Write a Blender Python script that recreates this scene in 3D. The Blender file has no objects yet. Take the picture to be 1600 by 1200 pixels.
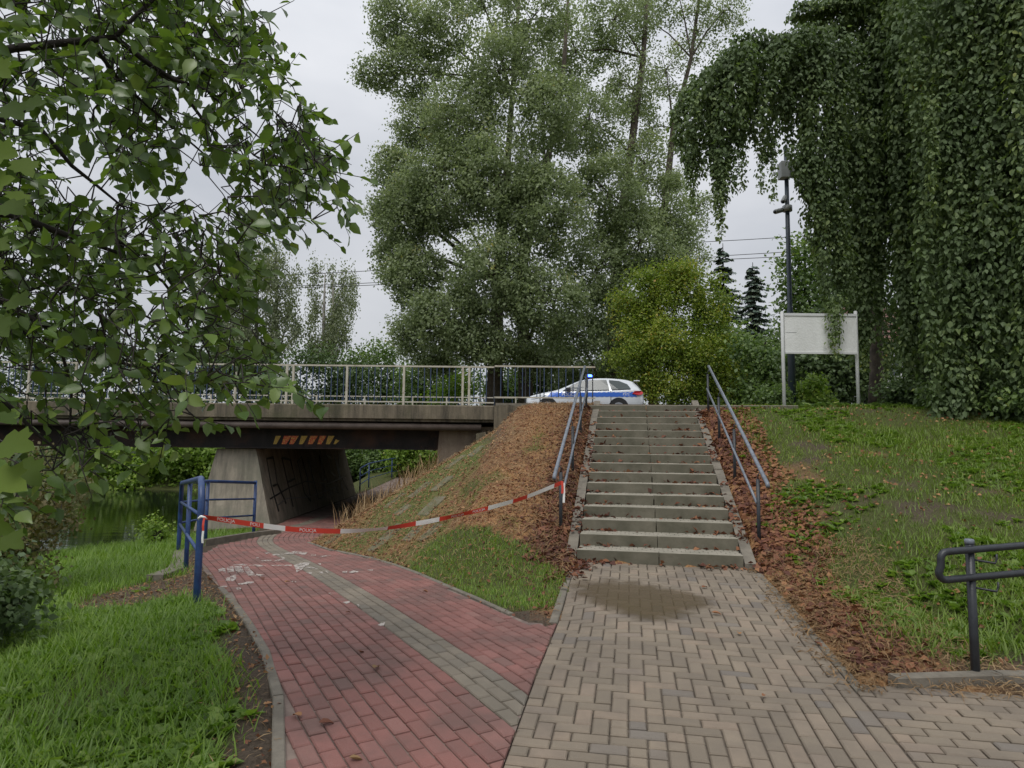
import bpy, math, random
import numpy as np
from mathutils import Matrix, Vector
random.seed(7); RNG = np.random.default_rng(7)

# ---------------------------------------------------------------- camera, sky, sun, exposure
F, PITCH, ROLL, H = 1063.0, .0895, -.0105, 1.438      # focal length in pixels of a 1600 px wide frame
SC = bpy.context.scene; COL = SC.collection
cam = bpy.data.cameras.new('camera'); cam.sensor_width = 36; cam.lens = F/1600*36
cam.clip_start = .05; cam.clip_end = 2000
co = bpy.data.objects.new('camera', cam); COL.objects.link(co)
_c, _s = math.cos(PITCH), math.sin(PITCH); _cr, _sr = math.cos(ROLL), math.sin(ROLL)
_R = Vector((1,0,0)); _U = Vector((0,-_s,_c)); _Fw = Vector((0,_c,_s))
_r = _R*_cr - _U*_sr; _u = _R*_sr + _U*_cr
co.matrix_world = Matrix(((_r.x,_u.x,-_Fw.x,0),(_r.y,_u.y,-_Fw.y,0),(_r.z,_u.z,-_Fw.z,H),(0,0,0,1)))
SC.camera = co

world = bpy.data.worlds.new('World'); SC.world = world; world.use_nodes = True
wn, wl = world.node_tree.nodes, world.node_tree.links
for n in list(wn): wn.remove(n)
SUN_EL, SUN_AZ = math.radians(58), math.radians(200)
sky = wn.new('ShaderNodeTexSky'); sky.sky_type = 'NISHITA'; sky.sun_disc = False
sky.sun_elevation = SUN_EL; sky.sun_rotation = SUN_AZ
tc = wn.new('ShaderNodeTexCoord'); mp = wn.new('ShaderNodeMapping'); mp.inputs['Scale'].default_value = (1,1,2.6)
nz = wn.new('ShaderNodeTexNoise'); nz.inputs['Scale'].default_value = 2.1; nz.inputs['Detail'].default_value = 5; nz.inputs['Roughness'].default_value = .5
ramp = wn.new('ShaderNodeValToRGB')
ramp.color_ramp.elements[0].position = .33; ramp.color_ramp.elements[0].color = (.43,.45,.49,1)
ramp.color_ramp.elements[1].position = .72; ramp.color_ramp.elements[1].color = (.62,.63,.655,1)
sc10 = wn.new('ShaderNodeVectorMath'); sc10.operation = 'SCALE'; sc10.inputs['Scale'].default_value = 10.0
mix = wn.new('ShaderNodeMix'); mix.data_type = 'RGBA'; mix.inputs['Factor'].default_value = .95
bg = wn.new('ShaderNodeBackground'); bg.inputs['Strength'].default_value = .1
out = wn.new('ShaderNodeOutputWorld')
wl.new(tc.outputs['Generated'], mp.inputs['Vector']); wl.new(mp.outputs['Vector'], nz.inputs['Vector'])
wl.new(nz.outputs['Fac'], ramp.inputs['Fac']); wl.new(ramp.outputs['Color'], sc10.inputs[0])
# overcast sky: brighter towards the zenith (CIE overcast distribution, softened)
sepz = wn.new('ShaderNodeSeparateXYZ'); wl.new(tc.outputs['Generated'], sepz.inputs[0])
zmax = wn.new('ShaderNodeMath'); zmax.operation = 'MAXIMUM'; zmax.inputs[1].default_value = 0; wl.new(sepz.outputs['Z'], zmax.inputs[0])
zmul = wn.new('ShaderNodeMath'); zmul.operation = 'MULTIPLY_ADD'; zmul.inputs[1].default_value = .95; zmul.inputs[2].default_value = .82; wl.new(zmax.outputs[0], zmul.inputs[0])
cie = wn.new('ShaderNodeVectorMath'); cie.operation = 'SCALE'; wl.new(sc10.outputs['Vector'], cie.inputs[0]); wl.new(zmul.outputs[0], cie.inputs['Scale'])
wl.new(sky.outputs['Color'], mix.inputs['A']); wl.new(cie.outputs['Vector'], mix.inputs['B'])
wl.new(mix.outputs['Result'], bg.inputs['Color']); wl.new(bg.outputs['Background'], out.inputs['Surface'])

sl = bpy.data.lights.new('sun', 'SUN'); sl.energy = 1.4; sl.angle = math.radians(25); sl.color = (1,.97,.92)
so = bpy.data.objects.new('sun', sl); COL.objects.link(so)
_sd = Vector((math.sin(SUN_AZ)*math.cos(SUN_EL), math.cos(SUN_AZ)*math.cos(SUN_EL), math.sin(SUN_EL)))
so.rotation_euler = _sd.to_track_quat('Z', 'Y').to_euler(); so.location = (0,0,40)

SC.view_settings.view_transform = 'Standard'; SC.view_settings.look = 'None'
SC.view_settings.exposure = .2; SC.view_settings.gamma = 1.0
SC.cycles.use_denoising = True
SC.cycles.max_bounces = 9; SC.cycles.transparent_max_bounces = 6
SC.cycles.diffuse_bounces = 5; SC.cycles.glossy_bounces = 2; SC.cycles.transmission_bounces = 6
SC.cycles.caustics_reflective = False; SC.cycles.caustics_refractive = False

# ---------------------------------------------------------------- geometry of the place
SX0, SY0, SA, SH, ST = .839, 8.68, .172, .145, .412   # stairs: foot corner, bearing, riser, tread
NST = 15
SINA, COSA = math.sin(SA), math.cos(SA)
def ray(px, py):
    xr, yr = (px-800)/F, -(py-600)/F
    x = xr*_cr + yr*_sr; y = -xr*_sr + yr*_cr
    return np.array([x, _c-_s*y, _s+_c*y])
def atY(px, py, Y):
    d = ray(px, py); t = Y/d[1]; return np.array([d[0]*t, Y, H+d[2]*t])
def project(P):
    P = np.asarray(P, float); X, Y, Z = P[...,0], P[...,1], P[...,2]-H
    fw = Y*_c+Z*_s; up = -Y*_s+Z*_c; x = X/fw; y = up/fw
    return 800+F*(x*_cr-y*_sr), 600-F*(x*_sr+y*_cr)
def uv(X, Y):
    dx, dy = X-SX0, Y-SY0; return dx*SINA+dy*COSA, dx*COSA-dy*SINA
def xy(u, v): return SX0+u*SINA+v*COSA, SY0+u*COSA-v*SINA
def sstep(a, b, x):
    t = np.clip((x-a)/(b-a), 0, 1); return t*t*(3-2*t)
def smin(a, b, k):
    h = np.clip(.5+.5*(b-a)/k, 0, 1); return b+(a-b)*h-k*h*(1-h)
def vnoise(X, Y, s, seed=0):
    X = np.asarray(X, float)*s+seed*17.13; Y = np.asarray(Y, float)*s+seed*9.7
    xi, yi = np.floor(X), np.floor(Y); fx, fy = X-xi, Y-yi
    fx = fx*fx*(3-2*fx); fy = fy*fy*(3-2*fy)
    def hsh(a, b):
        n = np.sin(a*127.1+b*311.7+seed*74.7)*43758.5453; return n-np.floor(n)
    return (hsh(xi,yi)*(1-fx)+hsh(xi+1,yi)*fx)*(1-fy)+(hsh(xi,yi+1)*(1-fx)+hsh(xi+1,yi+1)*fx)*fy
def fbm(X, Y, s, seed=0): return .55*vnoise(X,Y,s,seed)+.3*vnoise(X,Y,s*2.1,seed+1)+.15*vnoise(X,Y,s*4.3,seed+2)
def zg(Y): return -.045*(SY0-np.minimum(Y, SY0))
def zred(X, Y):
    d = -X*.4+(Y-5.0)*.91-1.5
    sp = np.logaddexp(0, 2*d)/2
    return zg(np.minimum(Y, 5.0))-.05*np.minimum(sp, 14.5)+.03*np.maximum(Y-33, 0)
def zpath(X, Y):
    X = np.asarray(X, float); Y = np.asarray(Y, float)
    u, v = uv(X, Y); sh = np.clip((u+2.4)*.64, 0, 2.2)
    w = sstep(0, 1, (v+sh)/.9)
    a = zred(X, Y); return a+(zg(Y)-a)*w
def hit(px, py, fn=zpath, t0=1.5, t1=70):
    d = ray(px, py); t = np.arange(t0, t1, .01)
    z = H+d[2]*t; g = fn(d[0]*t, d[1]*t); k = np.argmax(z < g)
    return np.array([d[0]*t[k], d[1]*t[k], float(g[k])])

RED_L = np.array([[-1.0,1.0,0],[-1.05,2.6,0]]+[hit(*p) for p in [(440,1200),(436,1100),(430,1050),(405,1000),(380,960),(345,918),(318,890),(312,868),(340,852),(405,838)]]+[[-6.7,19.6,0],[-7.05,32,0],[-7.0,60,0]])
RED_R = np.array([[-.32,1.6,0]]+[hit(*p) for p in [(800,1200),(830,1090),(862,985),(800,960),(720,925),(640,890),(580,872),(520,860),(482,848)]]+[[-4.6,19,0],[-4.6,34,0],[-4.4,60,0]])
RED_L = RED_L[np.argsort(RED_L[:,1])]; RED_R = RED_R[np.argsort(RED_R[:,1])]
def xl(Y): return np.interp(Y, RED_L[:,1], RED_L[:,0])
def xr_(Y): return np.interp(Y, RED_R[:,1], RED_R[:,0])
BY0, BY1, BX1 = 19.0, 32.0, -.5                       # bridge: near edge, far edge, right end of the deck
WATER = -1.75
def ground_z(X, Y, noise=True):
    X = np.asarray(X, float); Y = np.asarray(Y, float)
    u, v = uv(X, Y); zb = zpath(X, Y)
    # right of the cycle path: conical bank
    dR = (X-xr_(Y))*.85
    side = zb+.72*(dR-.12)
    front = .352*(u+.25)+.02
    ramp_r = -.17+2.5*np.clip((u+3.2)/9.6, 0, 2)**1.12
    wr = sstep(2.3, 4.2, v)
    front_r = (.352*(u+.15)+.03)*(1-wr)+ramp_r*wr
    fr = np.where(v > 1, front_r, front)
    bank = smin(side, fr, .25)
    plat = 2.30+.22*sstep(15.2, 18.5, Y)+.0*X
    bank = smin(bank, plat, .12)
    zr = np.maximum(zb, bank)
    incorr = sstep(-.24, -.12, v)*(1-sstep(2.12, 2.24, v))*sstep(-.1, .1, u)*(1-sstep(6.1, 6.3, u))
    zr = zr*(1-incorr)+(np.minimum(zr, .352*u-.08))*incorr
    # left of the path: lawn and river
    dl = np.maximum(xl(Y)-X, 0)
    zl = zb-.07*dl-.03*sstep(0, .4, dl)
    a = -9.4-X-.6*vnoise(X, Y, .3, 3); b = Y-17.2-.5*vnoise(X, Y, .5, 4)+.25*np.maximum(-X-11,0); c = 46-Y+2*vnoise(X, Y, .2, 5)
    e = np.where(Y > 26, X+30, 50)
    m = np.minimum(np.minimum(a, b), np.minimum(c, e))
    far = sstep(40, 60, Y)*(X < 0)
    zl = zl*(1-far)+(.4+.02*(Y-46))*far
    zl = np.where((X < -27) & (Y > 24), np.maximum(zl, .3), zl)
    w = sstep(-.5, 1.1, m); zl = zl*(1-w)+(-2.5)*w
    z = np.where(X < xl(Y), zl, np.where(dR > 0, zr, zb))
    # behind the road on the right: flat park
    z = np.where((Y > 36) & (X > -3), np.minimum(z, 2.45), z)
    if noise:
        paved = (X > xl(Y)-.1) & (dR < .05)
        grey = (v > -.1) & (v < 2.25) & (u < .1)
        k = np.where(paved | grey | (incorr > .1), 0., 1.)
        z = z+k*(.05*(fbm(X, Y, 1.3, 8)-.5)+.025*(vnoise(X, Y, 6, 9)-.5))
    return z

# ---------------------------------------------------------------- materials
def new_mat(name):
    m = bpy.data.materials.new(name); m.use_nodes = True
    nt = m.node_tree
    return m, nt, nt.nodes['Principled BSDF']
def N(nt, typ, **kw):
    n = nt.nodes.new(typ)
    for k, v in kw.items(): setattr(n, k, v)
    return n
def rgba(c): return (c[0], c[1], c[2], 1)
def ramp_node(nt, fac, stops):
    r = N(nt, 'ShaderNodeValToRGB'); els = r.color_ramp.elements
    while len(els) < len(stops): els.new(.5)
    for e, (p, c) in zip(els, stops): e.position = p; e.color = rgba(c)
    nt.links.new(fac, r.inputs['Fac']); return r.outputs['Color']
def noise_node(nt, scale, detail=4, rough=.55, vec=None, dist=0):
    n = N(nt, 'ShaderNodeTexNoise'); n.inputs['Scale'].default_value = scale; n.inputs['Detail'].default_value = detail
    n.inputs['Roughness'].default_value = rough; n.inputs['Distortion'].default_value = dist
    if vec: nt.links.new(vec, n.inputs['Vector'])
    return n.outputs['Fac']
def gpos(nt): return N(nt, 'ShaderNodeNewGeometry').outputs['Position']
def mixc(nt, fac, a, b, blend='MIX'):
    m = N(nt, 'ShaderNodeMix', data_type='RGBA', blend_type=blend)
    for s, v in (('Factor', fac), ('A', a), ('B', b)):
        if isinstance(v, (int, float)): m.inputs[s].default_value = v
        elif isinstance(v, tuple): m.inputs[s].default_value = rgba(v)
        else: nt.links.new(v, m.inputs[s])
    return m.outputs['Result']
def bump(nt, bsdf, h, strength=.3, dist=.01):
    b = N(nt, 'ShaderNodeBump'); b.inputs['Strength'].default_value = strength; b.inputs['Distance'].default_value = dist
    nt.links.new(h, b.inputs['Height']); nt.links.new(b.outputs['Normal'], bsdf.inputs['Normal'])
def attr(nt, name): return N(nt, 'ShaderNodeAttribute', attribute_name=name).outputs['Fac']
def math_n(nt, op, a, b=0.):
    m = N(nt, 'ShaderNodeMath', operation=op)
    for i, v in enumerate((a, b)):
        if isinstance(v, (int, float)): m.inputs[i].default_value = v
        else: nt.links.new(v, m.inputs[i])
    return m.outputs[0]
def mat_plain(name, col, rough=.6, var=.25, scale=8, metal=0, bmp=.1, col2=None, spec=.5, thr=(.35,.7)):
    m, nt, b = new_mat(name); P = gpos(nt)
    f = noise_node(nt, scale, 5, .6, P)
    c2 = col2 if col2 else tuple(x*(1-var) for x in col)
    nt.links.new(ramp_node(nt, f, [(thr[0], c2), (thr[1], col)]), b.inputs['Base Color'])
    b.inputs['Roughness'].default_value = rough; b.inputs['Metallic'].default_value = metal
    b.inputs['Specular IOR Level'].default_value = spec
    if bmp: bump(nt, b, noise_node(nt, scale*6, 4, .6, P), bmp, .01)
    return m
def mat_leaf(name, stops, rough=.5, trans=.3, tcol=None, spec=.4):
    m, nt, b = new_mat(name)
    r = math_n(nt, 'FRACT', math_n(nt, 'ADD', attr(nt, 'rnd'), math_n(nt, 'MULTIPLY', N(nt, 'ShaderNodeObjectInfo').outputs['Random'], attr(nt, 'solo'))))
    col = ramp_node(nt, r, stops); nt.links.new(col, b.inputs['Base Color'])
    b.inputs['Roughness'].default_value = rough; b.inputs['Specular IOR Level'].default_value = spec
    if trans:
        t = N(nt, 'ShaderNodeBsdfTranslucent')
        nt.links.new(mixc(nt, 1., col, tcol or (1.5,1.7,.7), 'MULTIPLY'), t.inputs['Color'])
        mx = N(nt, 'ShaderNodeMixShader'); mx.inputs[0].default_value = trans
        nt.links.new(b.outputs[0], mx.inputs[1]); nt.links.new(t.outputs[0], mx.inputs[2])
        nt.links.new(mx.outputs[0], nt.nodes['Material Output'].inputs['Surface'])
    return m
def mat_paver(name, stops, dirt=(.16,.145,.12)):
    m, nt, b = new_mat(name); P = gpos(nt)
    r = math_n(nt, 'FRACT', math_n(nt, 'ADD', attr(nt, 'rnd'), N(nt, 'ShaderNodeObjectInfo').outputs['Random']))
    col = ramp_node(nt, r, stops)
    col = mixc(nt, ramp_node(nt, noise_node(nt, 260, 3, .7, P), [(.35,(0,0,0)),(.75,(.55,.55,.55))]), col, mixc(nt, .5, col, (.42,.36,.30)))
    big = ramp_node(nt, noise_node(nt, 1.6, 6, .65, P), [(.40,(0,0,0)),(.68,(.85,.85,.85))])
    col = mixc(nt, big, col, dirt)
    nt.links.new(col, b.inputs['Base Color']); b.inputs['Roughness'].default_value = .8; b.inputs['Specular IOR Level'].default_value = .3
    bump(nt, b, noise_node(nt, 420, 3, .7, P), .35, .003)
    return m

MT = {}
MT['grey_paver'] = mat_paver('grey_paver', [(0,(.165,.136,.099)),(.4,(.204,.167,.122)),(.75,(.236,.190,.139)),(.88,(.25,.19,.138)),(.94,(.165,.145,.122)),(1,(.135,.12,.105))], (.15,.125,.10))
MT['red_paver'] = mat_paver('red_paver', [(0,(.175,.068,.06)),(.4,(.225,.084,.072)),(.8,(.25,.10,.088)),(.95,(.225,.105,.09)),(1,(.125,.066,.06))], (.135,.085,.074))
MT['strip_paver'] = mat_paver('strip_paver', [(0,(.17,.145,.11)),(.6,(.215,.182,.138)),(1,(.15,.135,.11))], (.13,.115,.092))
MT['joint'] = mat_plain('joint_sand', (.145,.117,.09), .95, .45, 9, bmp=.5)
MT['joint_light'] = mat_plain('joint_light', (.26,.20,.165), .95, .5, 3, bmp=.5, col2=(.12,.085,.075))
MT['kerb'] = mat_plain('kerb_concrete', (.215,.19,.15), .9, .4, 6, bmp=.5)
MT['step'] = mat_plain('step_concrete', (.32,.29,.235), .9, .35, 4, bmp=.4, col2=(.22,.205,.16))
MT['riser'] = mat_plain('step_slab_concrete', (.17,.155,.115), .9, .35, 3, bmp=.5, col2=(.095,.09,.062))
MT['blue_paint'] = mat_plain('blue_paint', (.03,.075,.21), .4, .35, 9, bmp=.15, col2=(.018,.04,.12))
MT['bar_paint'] = mat_plain('dull_blue_paint', (.035,.06,.125), .5, .35, 9, bmp=.1)
MT['cream_paint'] = mat_plain('cream_paint', (.47,.44,.36), .55, .3, 7, bmp=.2, col2=(.30,.26,.19), thr=(.3,.5))
MT['grey_paint'] = mat_plain('grey_paint', (.21,.235,.275), .35, .25, 12, bmp=.1, col2=(.12,.135,.16))
MT['dark_paint'] = mat_plain('dark_paint', (.030,.034,.040), .38, .4, 16, bmp=.2)
MT['bark'] = mat_plain('bark', (.13,.105,.08), .95, .6, 6, bmp=.9)
MT['dark_bark'] = mat_plain('dark_bark', (.045,.038,.032), .95, .5, 14, bmp=.7)
MT['pale_bark'] = mat_plain('pale_bark', (.42,.40,.36), .9, .6, 2.5, bmp=.4, col2=(.12,.11,.10))
MT['white_paint'] = mat_plain('white_paint', (.62,.63,.62), .5, .12, 3, bmp=.05)
MT['steel_dark'] = None
MT['pipe'] = mat_plain('pipe_steel', (.135,.105,.09), .6, .45, 4, bmp=.3)

# concrete with streaks (bridge)
def mat_concrete(name, base, dark, moss, streak=2.5):
    m, nt, b = new_mat(name); P = gpos(nt)
    mpn = N(nt, 'ShaderNodeMapping'); mpn.inputs['Scale'].default_value = (streak, streak, .35); nt.links.new(P, mpn.inputs['Vector'])
    col = ramp_node(nt, noise_node(nt, 1.6, 6, .7, mpn.outputs['Vector']), [(.34, dark), (.62, base), (.8, tuple(x*1.15 for x in base))])
    col = mixc(nt, ramp_node(nt, noise_node(nt, 1.1, 5, .7, P), [(.45,(0,0,0)),(.68,(.8,.8,.8))]), col, moss)
    nt.links.new(col, b.inputs['Base Color']); b.inputs['Roughness'].default_value = .92
    bump(nt, b, noise_node(nt, 24, 6, .7, P), .5, .02)
    return m
MT['bridge_concrete'] = mat_concrete('bridge_concrete', (.185,.155,.11), (.035,.031,.024), (.065,.066,.032))
MT['pier_concrete'] = mat_concrete('pier_concrete', (.36,.315,.25), (.15,.135,.11), (.19,.185,.14), 3.0)
MT['pale_concrete'] = mat_concrete('pale_concrete', (.24,.195,.145), (.13,.10,.075), (.16,.12,.09))
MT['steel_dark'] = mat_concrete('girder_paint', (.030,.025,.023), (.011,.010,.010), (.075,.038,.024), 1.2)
MT['asphalt'] = mat_plain('asphalt', (.06,.06,.06), .9, .3, 5)

# ground: soil / dead needles / moss by painted masks, detail by noise
m, nt, b = new_mat('ground_soil'); P = gpos(nt)
n1 = noise_node(nt, 3.1, 6, .65, P); n2 = noise_node(nt, 38, 5, .7, P)
soil = ramp_node(nt, n2, [(.3,(.045,.034,.025)),(.7,(.125,.095,.068))])
lit = ramp_node(nt, n2, [(.28,(.13,.066,.034)),(.5,(.30,.16,.072)),(.75,(.44,.27,.125))])
grs = ramp_node(nt, n2, [(.3,(.045,.048,.018)),(.7,(.10,.115,.035))])
mos = ramp_node(nt, n2, [(.3,(.06,.075,.02)),(.7,(.15,.165,.05))])
def soft(a, w=.5):
    return ramp_node(nt, math_n(nt, 'ADD', attr(nt, a), math_n(nt, 'MULTIPLY', math_n(nt, 'SUBTRACT', n1, .5), w)), [(.35,(0,0,0)),(.65,(1,1,1))])
c = mixc(nt, soft('litter'), soil, lit); c = mixc(nt, soft('moss', .9), c, mos); c = mixc(nt, soft('grass'), c, grs)
nt.links.new(c, b.inputs['Base Color']); b.inputs['Roughness'].default_value = .95; b.inputs['Specular IOR Level'].default_value = .2
bump(nt, b, n2, .8, .03); MT['ground'] = m

m, nt, b = new_mat('river_water'); P = gpos(nt)
b.inputs['Base Color'].default_value = (.012,.018,.010,1); b.inputs['Roughness'].default_value = .04; b.inputs['IOR'].default_value = 1.33
mpn = N(nt, 'ShaderNodeMapping'); mpn.inputs['Scale'].default_value = (.6,1.6,1); nt.links.new(P, mpn.inputs['Vector'])
bump(nt, b, noise_node(nt, 1.5, 3, .5, mpn.outputs['Vector']), .12, .06); MT['water'] = m

# ---------------------------------------------------------------- mesh helpers
def link(o, parent=None):
    COL.objects.link(o)
    if parent is not None: o.parent = parent
    return o
def tag(o, label=None, cat=None, group=None, kind=None):
    if label: o['label'] = label
    if cat: o['category'] = cat
    if group: o['group'] = group
    if kind: o['kind'] = kind
    return o
def empty(name, label, cat, loc=(0,0,0), group=None):
    o = bpy.data.objects.new(name, None); o.location = loc; o.empty_display_size = .2
    COL.objects.link(o); return tag(o, label, cat, group)
def np_mesh(name, V, faces, mat, attrs=None, smooth=False):
    """V (n,3); faces: list of int arrays (k,m) of quads / tris"""
    me = bpy.data.meshes.new(name); V = np.asarray(V, np.float32)
    me.vertices.add(len(V)); me.vertices.foreach_set('co', V.ravel())
    if not isinstance(faces, list): faces = [faces]
    faces = [np.asarray(f, np.int32) for f in faces if len(f)]
    nl = sum(f.size for f in faces); npol = sum(len(f) for f in faces)
    me.loops.add(nl); me.polygons.add(npol)
    me.loops.foreach_set('vertex_index', np.concatenate([f.ravel() for f in faces]))
    tot = np.concatenate([np.full(len(f), f.shape[1], np.int32) for f in faces])
    st = np.concatenate([[0], np.cumsum(tot)[:-1]]).astype(np.int32)
    me.polygons.foreach_set('loop_start', st); me.polygons.foreach_set('loop_total', tot)
    if smooth: me.polygons.foreach_set('use_smooth', np.ones(npol, bool))
    for k, v in (attrs or {}).items():
        at = me.attributes.new(k, 'FLOAT', 'POINT'); at.data.foreach_set('value', np.asarray(v, np.float32))
    me.update(calc_edges=True)
    if mat: me.materials.append(mat)
    return me
class MB:
    """collects shapes of ONE part"""
    def __init__(s): s.V = []; s.F = []; s.n = 0
    def add(s, V, F):
        V = [tuple(map(float, p)) for p in V]; s.V += V; s.F += [tuple(i+s.n for i in f) for f in F]; s.n += len(V); return s
    def box(s, lo, hi, ch=0., M=None):
        (x0,y0,z0), (x1,y1,z1) = lo, hi
        if ch:
            V = [(x0,y0,z0),(x1,y0,z0),(x1,y1,z0),(x0,y1,z0),(x0,y0,z1-ch),(x1,y0,z1-ch),(x1,y1,z1-ch),(x0,y1,z1-ch),
                 (x0+ch,y0+ch,z1),(x1-ch,y0+ch,z1),(x1-ch,y1-ch,z1),(x0+ch,y1-ch,z1)]
            Fc = [(3,2,1,0),(8,9,10,11)]+[(i,(i+1)%4,4+(i+1)%4,4+i) for i in range(4)]+[(4+i,4+(i+1)%4,8+(i+1)%4,8+i) for i in range(4)]
        else:
            V = [(x0,y0,z0),(x1,y0,z0),(x1,y1,z0),(x0,y1,z0),(x0,y0,z1),(x1,y0,z1),(x1,y1,z1),(x0,y1,z1)]
            Fc = [(3,2,1,0),(4,5,6,7),(0,1,5,4),(1,2,6,5),(2,3,7,6),(3,0,4,7)]
        if M is not None: V = [tuple(M @ Vector(p)) for p in V]
        return s.add(V, Fc)
    def prism(s, poly, axis, a, b):
        """poly in the two other axes, extruded along axis ('x','y','z') from a to b"""
        def mk(p, t): return {'x':(t,p[0],p[1]), 'y':(p[0],t,p[1]), 'z':(p[0],p[1],t)}[axis]
        n = len(poly); V = [mk(p, a) for p in poly]+[mk(p, b) for p in poly]
        return s.add(V, [tuple(range(n)), tuple(range(2*n-1, n-1, -1))]+[(i, n+i, n+(i+1)%n, (i+1)%n) for i in range(n)])
    def tube(s, pts, r, n=8, cap=True):
        pts = [Vector(map(float, p)) for p in pts]; k = len(pts)
        rr = list(r) if hasattr(r, '__len__') else [r]*k
        T = []
        for i in range(k):
            a = pts[max(i-1, 0)]; c2 = pts[min(i+1, k-1)]; t = (c2-a); T.append(t.normalized() if t.length > 1e-9 else Vector((0,0,1)))
        ref = Vector((0,0,1)) if abs(T[0].z) < .9 else Vector((1,0,0))
        nrm = (ref-T[0]*ref.dot(T[0])).normalized(); V = []
        for i in range(k):
            nrm = (nrm-T[i]*nrm.dot(T[i])); nrm = nrm.normalized() if nrm.length > 1e-6 else T[i].orthogonal().normalized()
            bi = T[i].cross(nrm)
            for j in range(n):
                a = 2*math.pi*j/n; V.append(pts[i]+(nrm*math.cos(a)+bi*math.sin(a))*rr[i])
        Fc = [(i*n+j, i*n+(j+1)%n, (i+1)*n+(j+1)%n, (i+1)*n+j) for i in range(k-1) for j in range(n)]
        if cap: Fc += [tuple(range(n-1, -1, -1)), tuple((k-1)*n+j for j in range(n))]
        return s.add(V, Fc)
    def mesh(s, name, mat, smooth=False, attrs=None):
        me = bpy.data.meshes.new(name); me.from_pydata(s.V, [], s.F); me.update()
        if mat: me.materials.append(mat)
        if smooth: me.polygons.foreach_set('use_smooth', [True]*len(me.polygons))
        for k, v in (attrs or {}).items():
            at = me.attributes.new(k, 'FLOAT', 'POINT'); at.data.foreach_set('value', [v]*len(me.vertices))
        return me
    def obj(s, name, mat, parent=None, smooth=False, attrs=None):
        return link(bpy.data.objects.new(name, s.mesh(name, mat, smooth, attrs)), parent)
def obj_of(me, name, parent=None): return link(bpy.data.objects.new(name, me), parent)
def arc(c, a0, a1, r, ex, ez, n=7):
    return [tuple(np.array(c)+r*(math.cos(t)*np.array(ex)+math.sin(t)*np.array(ez))) for t in np.linspace(a0, a1, n)]

LEAF_Q = (np.array([[0,0,0],[.45,.34,.05],[1,0,-.06],[.45,-.34,.05]]), [np.array([[0,1,2,3]])])
LEAF_6 = (np.array([[0,0,0],[.28,.31,.07],[.66,.26,.04],[1,0,-.12],[.66,-.26,.04],[.28,-.31,.07],[.45,0,-.02]]),
          [np.array([[0,6,2,1],[0,5,4,6]]), np.array([[6,3,2],[6,4,3]])])
LEAF_4 = (np.array([[0,0,0],[.28,.31,.07],[.66,.26,.04],[1,0,-.12],[.66,-.26,.04],[.28,-.31,.07]]), [np.array([[0,3,2,1],[0,5,4,3]])])
_mp = [(0,.0),(-.03,.16),(.06,.38),(.22,.33),(.34,.55),(.50,.40),(.62,.42),(.60,.22),(.80,.18),(1.02,0)]
_mv = [(a, b, .02+.10*abs(b)) for a, b in _mp]+[(a, -b, .02+.10*abs(b)) for a, b in _mp[-2:0:-1]]
LEAF_M = (np.array(_mv+[(.38,0,-.03)]), [np.array([[18, (i+1)%18, i] for i in range(18)])])
BLADE = (np.array([[0,.045,0],[0,-.045,0],[.55,.035,.08],[.55,-.035,.08],[1,0,.30]]), [np.array([[0,1,3,2]]), np.array([[2,3,4]])])
def unit(v): return v/np.maximum(np.linalg.norm(v, axis=-1, keepdims=True), 1e-9)
def leaf_mesh(name, C, D, Nn, size, tpl, mat, rnd, smooth=False):
    """many leaves as one mesh: C positions, D axis, Nn approximate normal"""
    T, Fs = tpl; C = np.asarray(C); n = len(C); D = unit(np.asarray(D, float))
    S = unit(np.cross(Nn, D)); Nn = np.cross(D, S); size = np.broadcast_to(np.asarray(size, float), (n,))
    V = C[:,None,:]+size[:,None,None]*(T[None,:,0:1]*D[:,None,:]+T[None,:,1:2]*S[:,None,:]+T[None,:,2:3]*Nn[:,None,:])
    k = len(T); off = (np.arange(n)*k)
    faces = [(f[None]+off[:,None,None]).reshape(-1, f.shape[1]) for f in Fs]
    return np_mesh(name, V.reshape(-1,3), faces, mat, {'rnd': np.repeat(np.asarray(rnd, np.float32), k)}, smooth)
def rdir(n): return unit(RNG.normal(size=(n,3)))
def tubes_np(name, segs, mat, n=3):
    """segs: list of (pts(k,3), radii(k)); one mesh"""
    mb = MB()
    for p, r in segs: mb.tube(p, r, n, cap=False)
    return mb.mesh(name, mat, True)

# ---------------------------------------------------------------- ground
def axis(fine, step, outer):
    a = np.arange(fine[0], fine[1]+1e-6, step); l = []; r = []
    d = step; x = fine[0]
    while x > outer[0]: d *= 1.22; x -= d; l.append(x)
    d = step; x = fine[1]
    while x < outer[1]: d *= 1.22; x += d; r.append(x)
    return np.array(l[::-1]+list(a)+r)
GX = axis((-11,11), .14, (-500,500)); GY = axis((2,21), .14, (-300,900))
gx, gy = np.meshgrid(GX, GY); gz = ground_z(gx, gy)
U_, V_ = uv(gx, gy); pv = zpath(gx, gy)
on_red = (gx > xl(gy)+.02) & (gx < xr_(gy)-.02) & (V_ < .05+.0*gx) & (gy < 60) | ((gx > xl(gy)+.02) & (gx < xr_(gy)-.02) & (gy > 6.2) & (gy < 60))
on_grey = (V_ > .03) & (V_ < 2.2) & (U_ < -.02) & (gy > -2) | ((V_ >= 2.2) & (V_ < 9) & (U_ < -3.45) & (gy > -2))
gz = np.where(on_red | on_grey, np.minimum(gz, pv-.07), gz)
ROADMASK = (gx > BX1) & (gy > 20.3) & (gy < 31.2)
PATCH = [hit(a, b2, lambda X, Y: ground_z(X, Y, False)) for a, b2 in ((672,868),(715,876),(760,885),(770,905),(815,895),(835,920),(820,935))]
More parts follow.
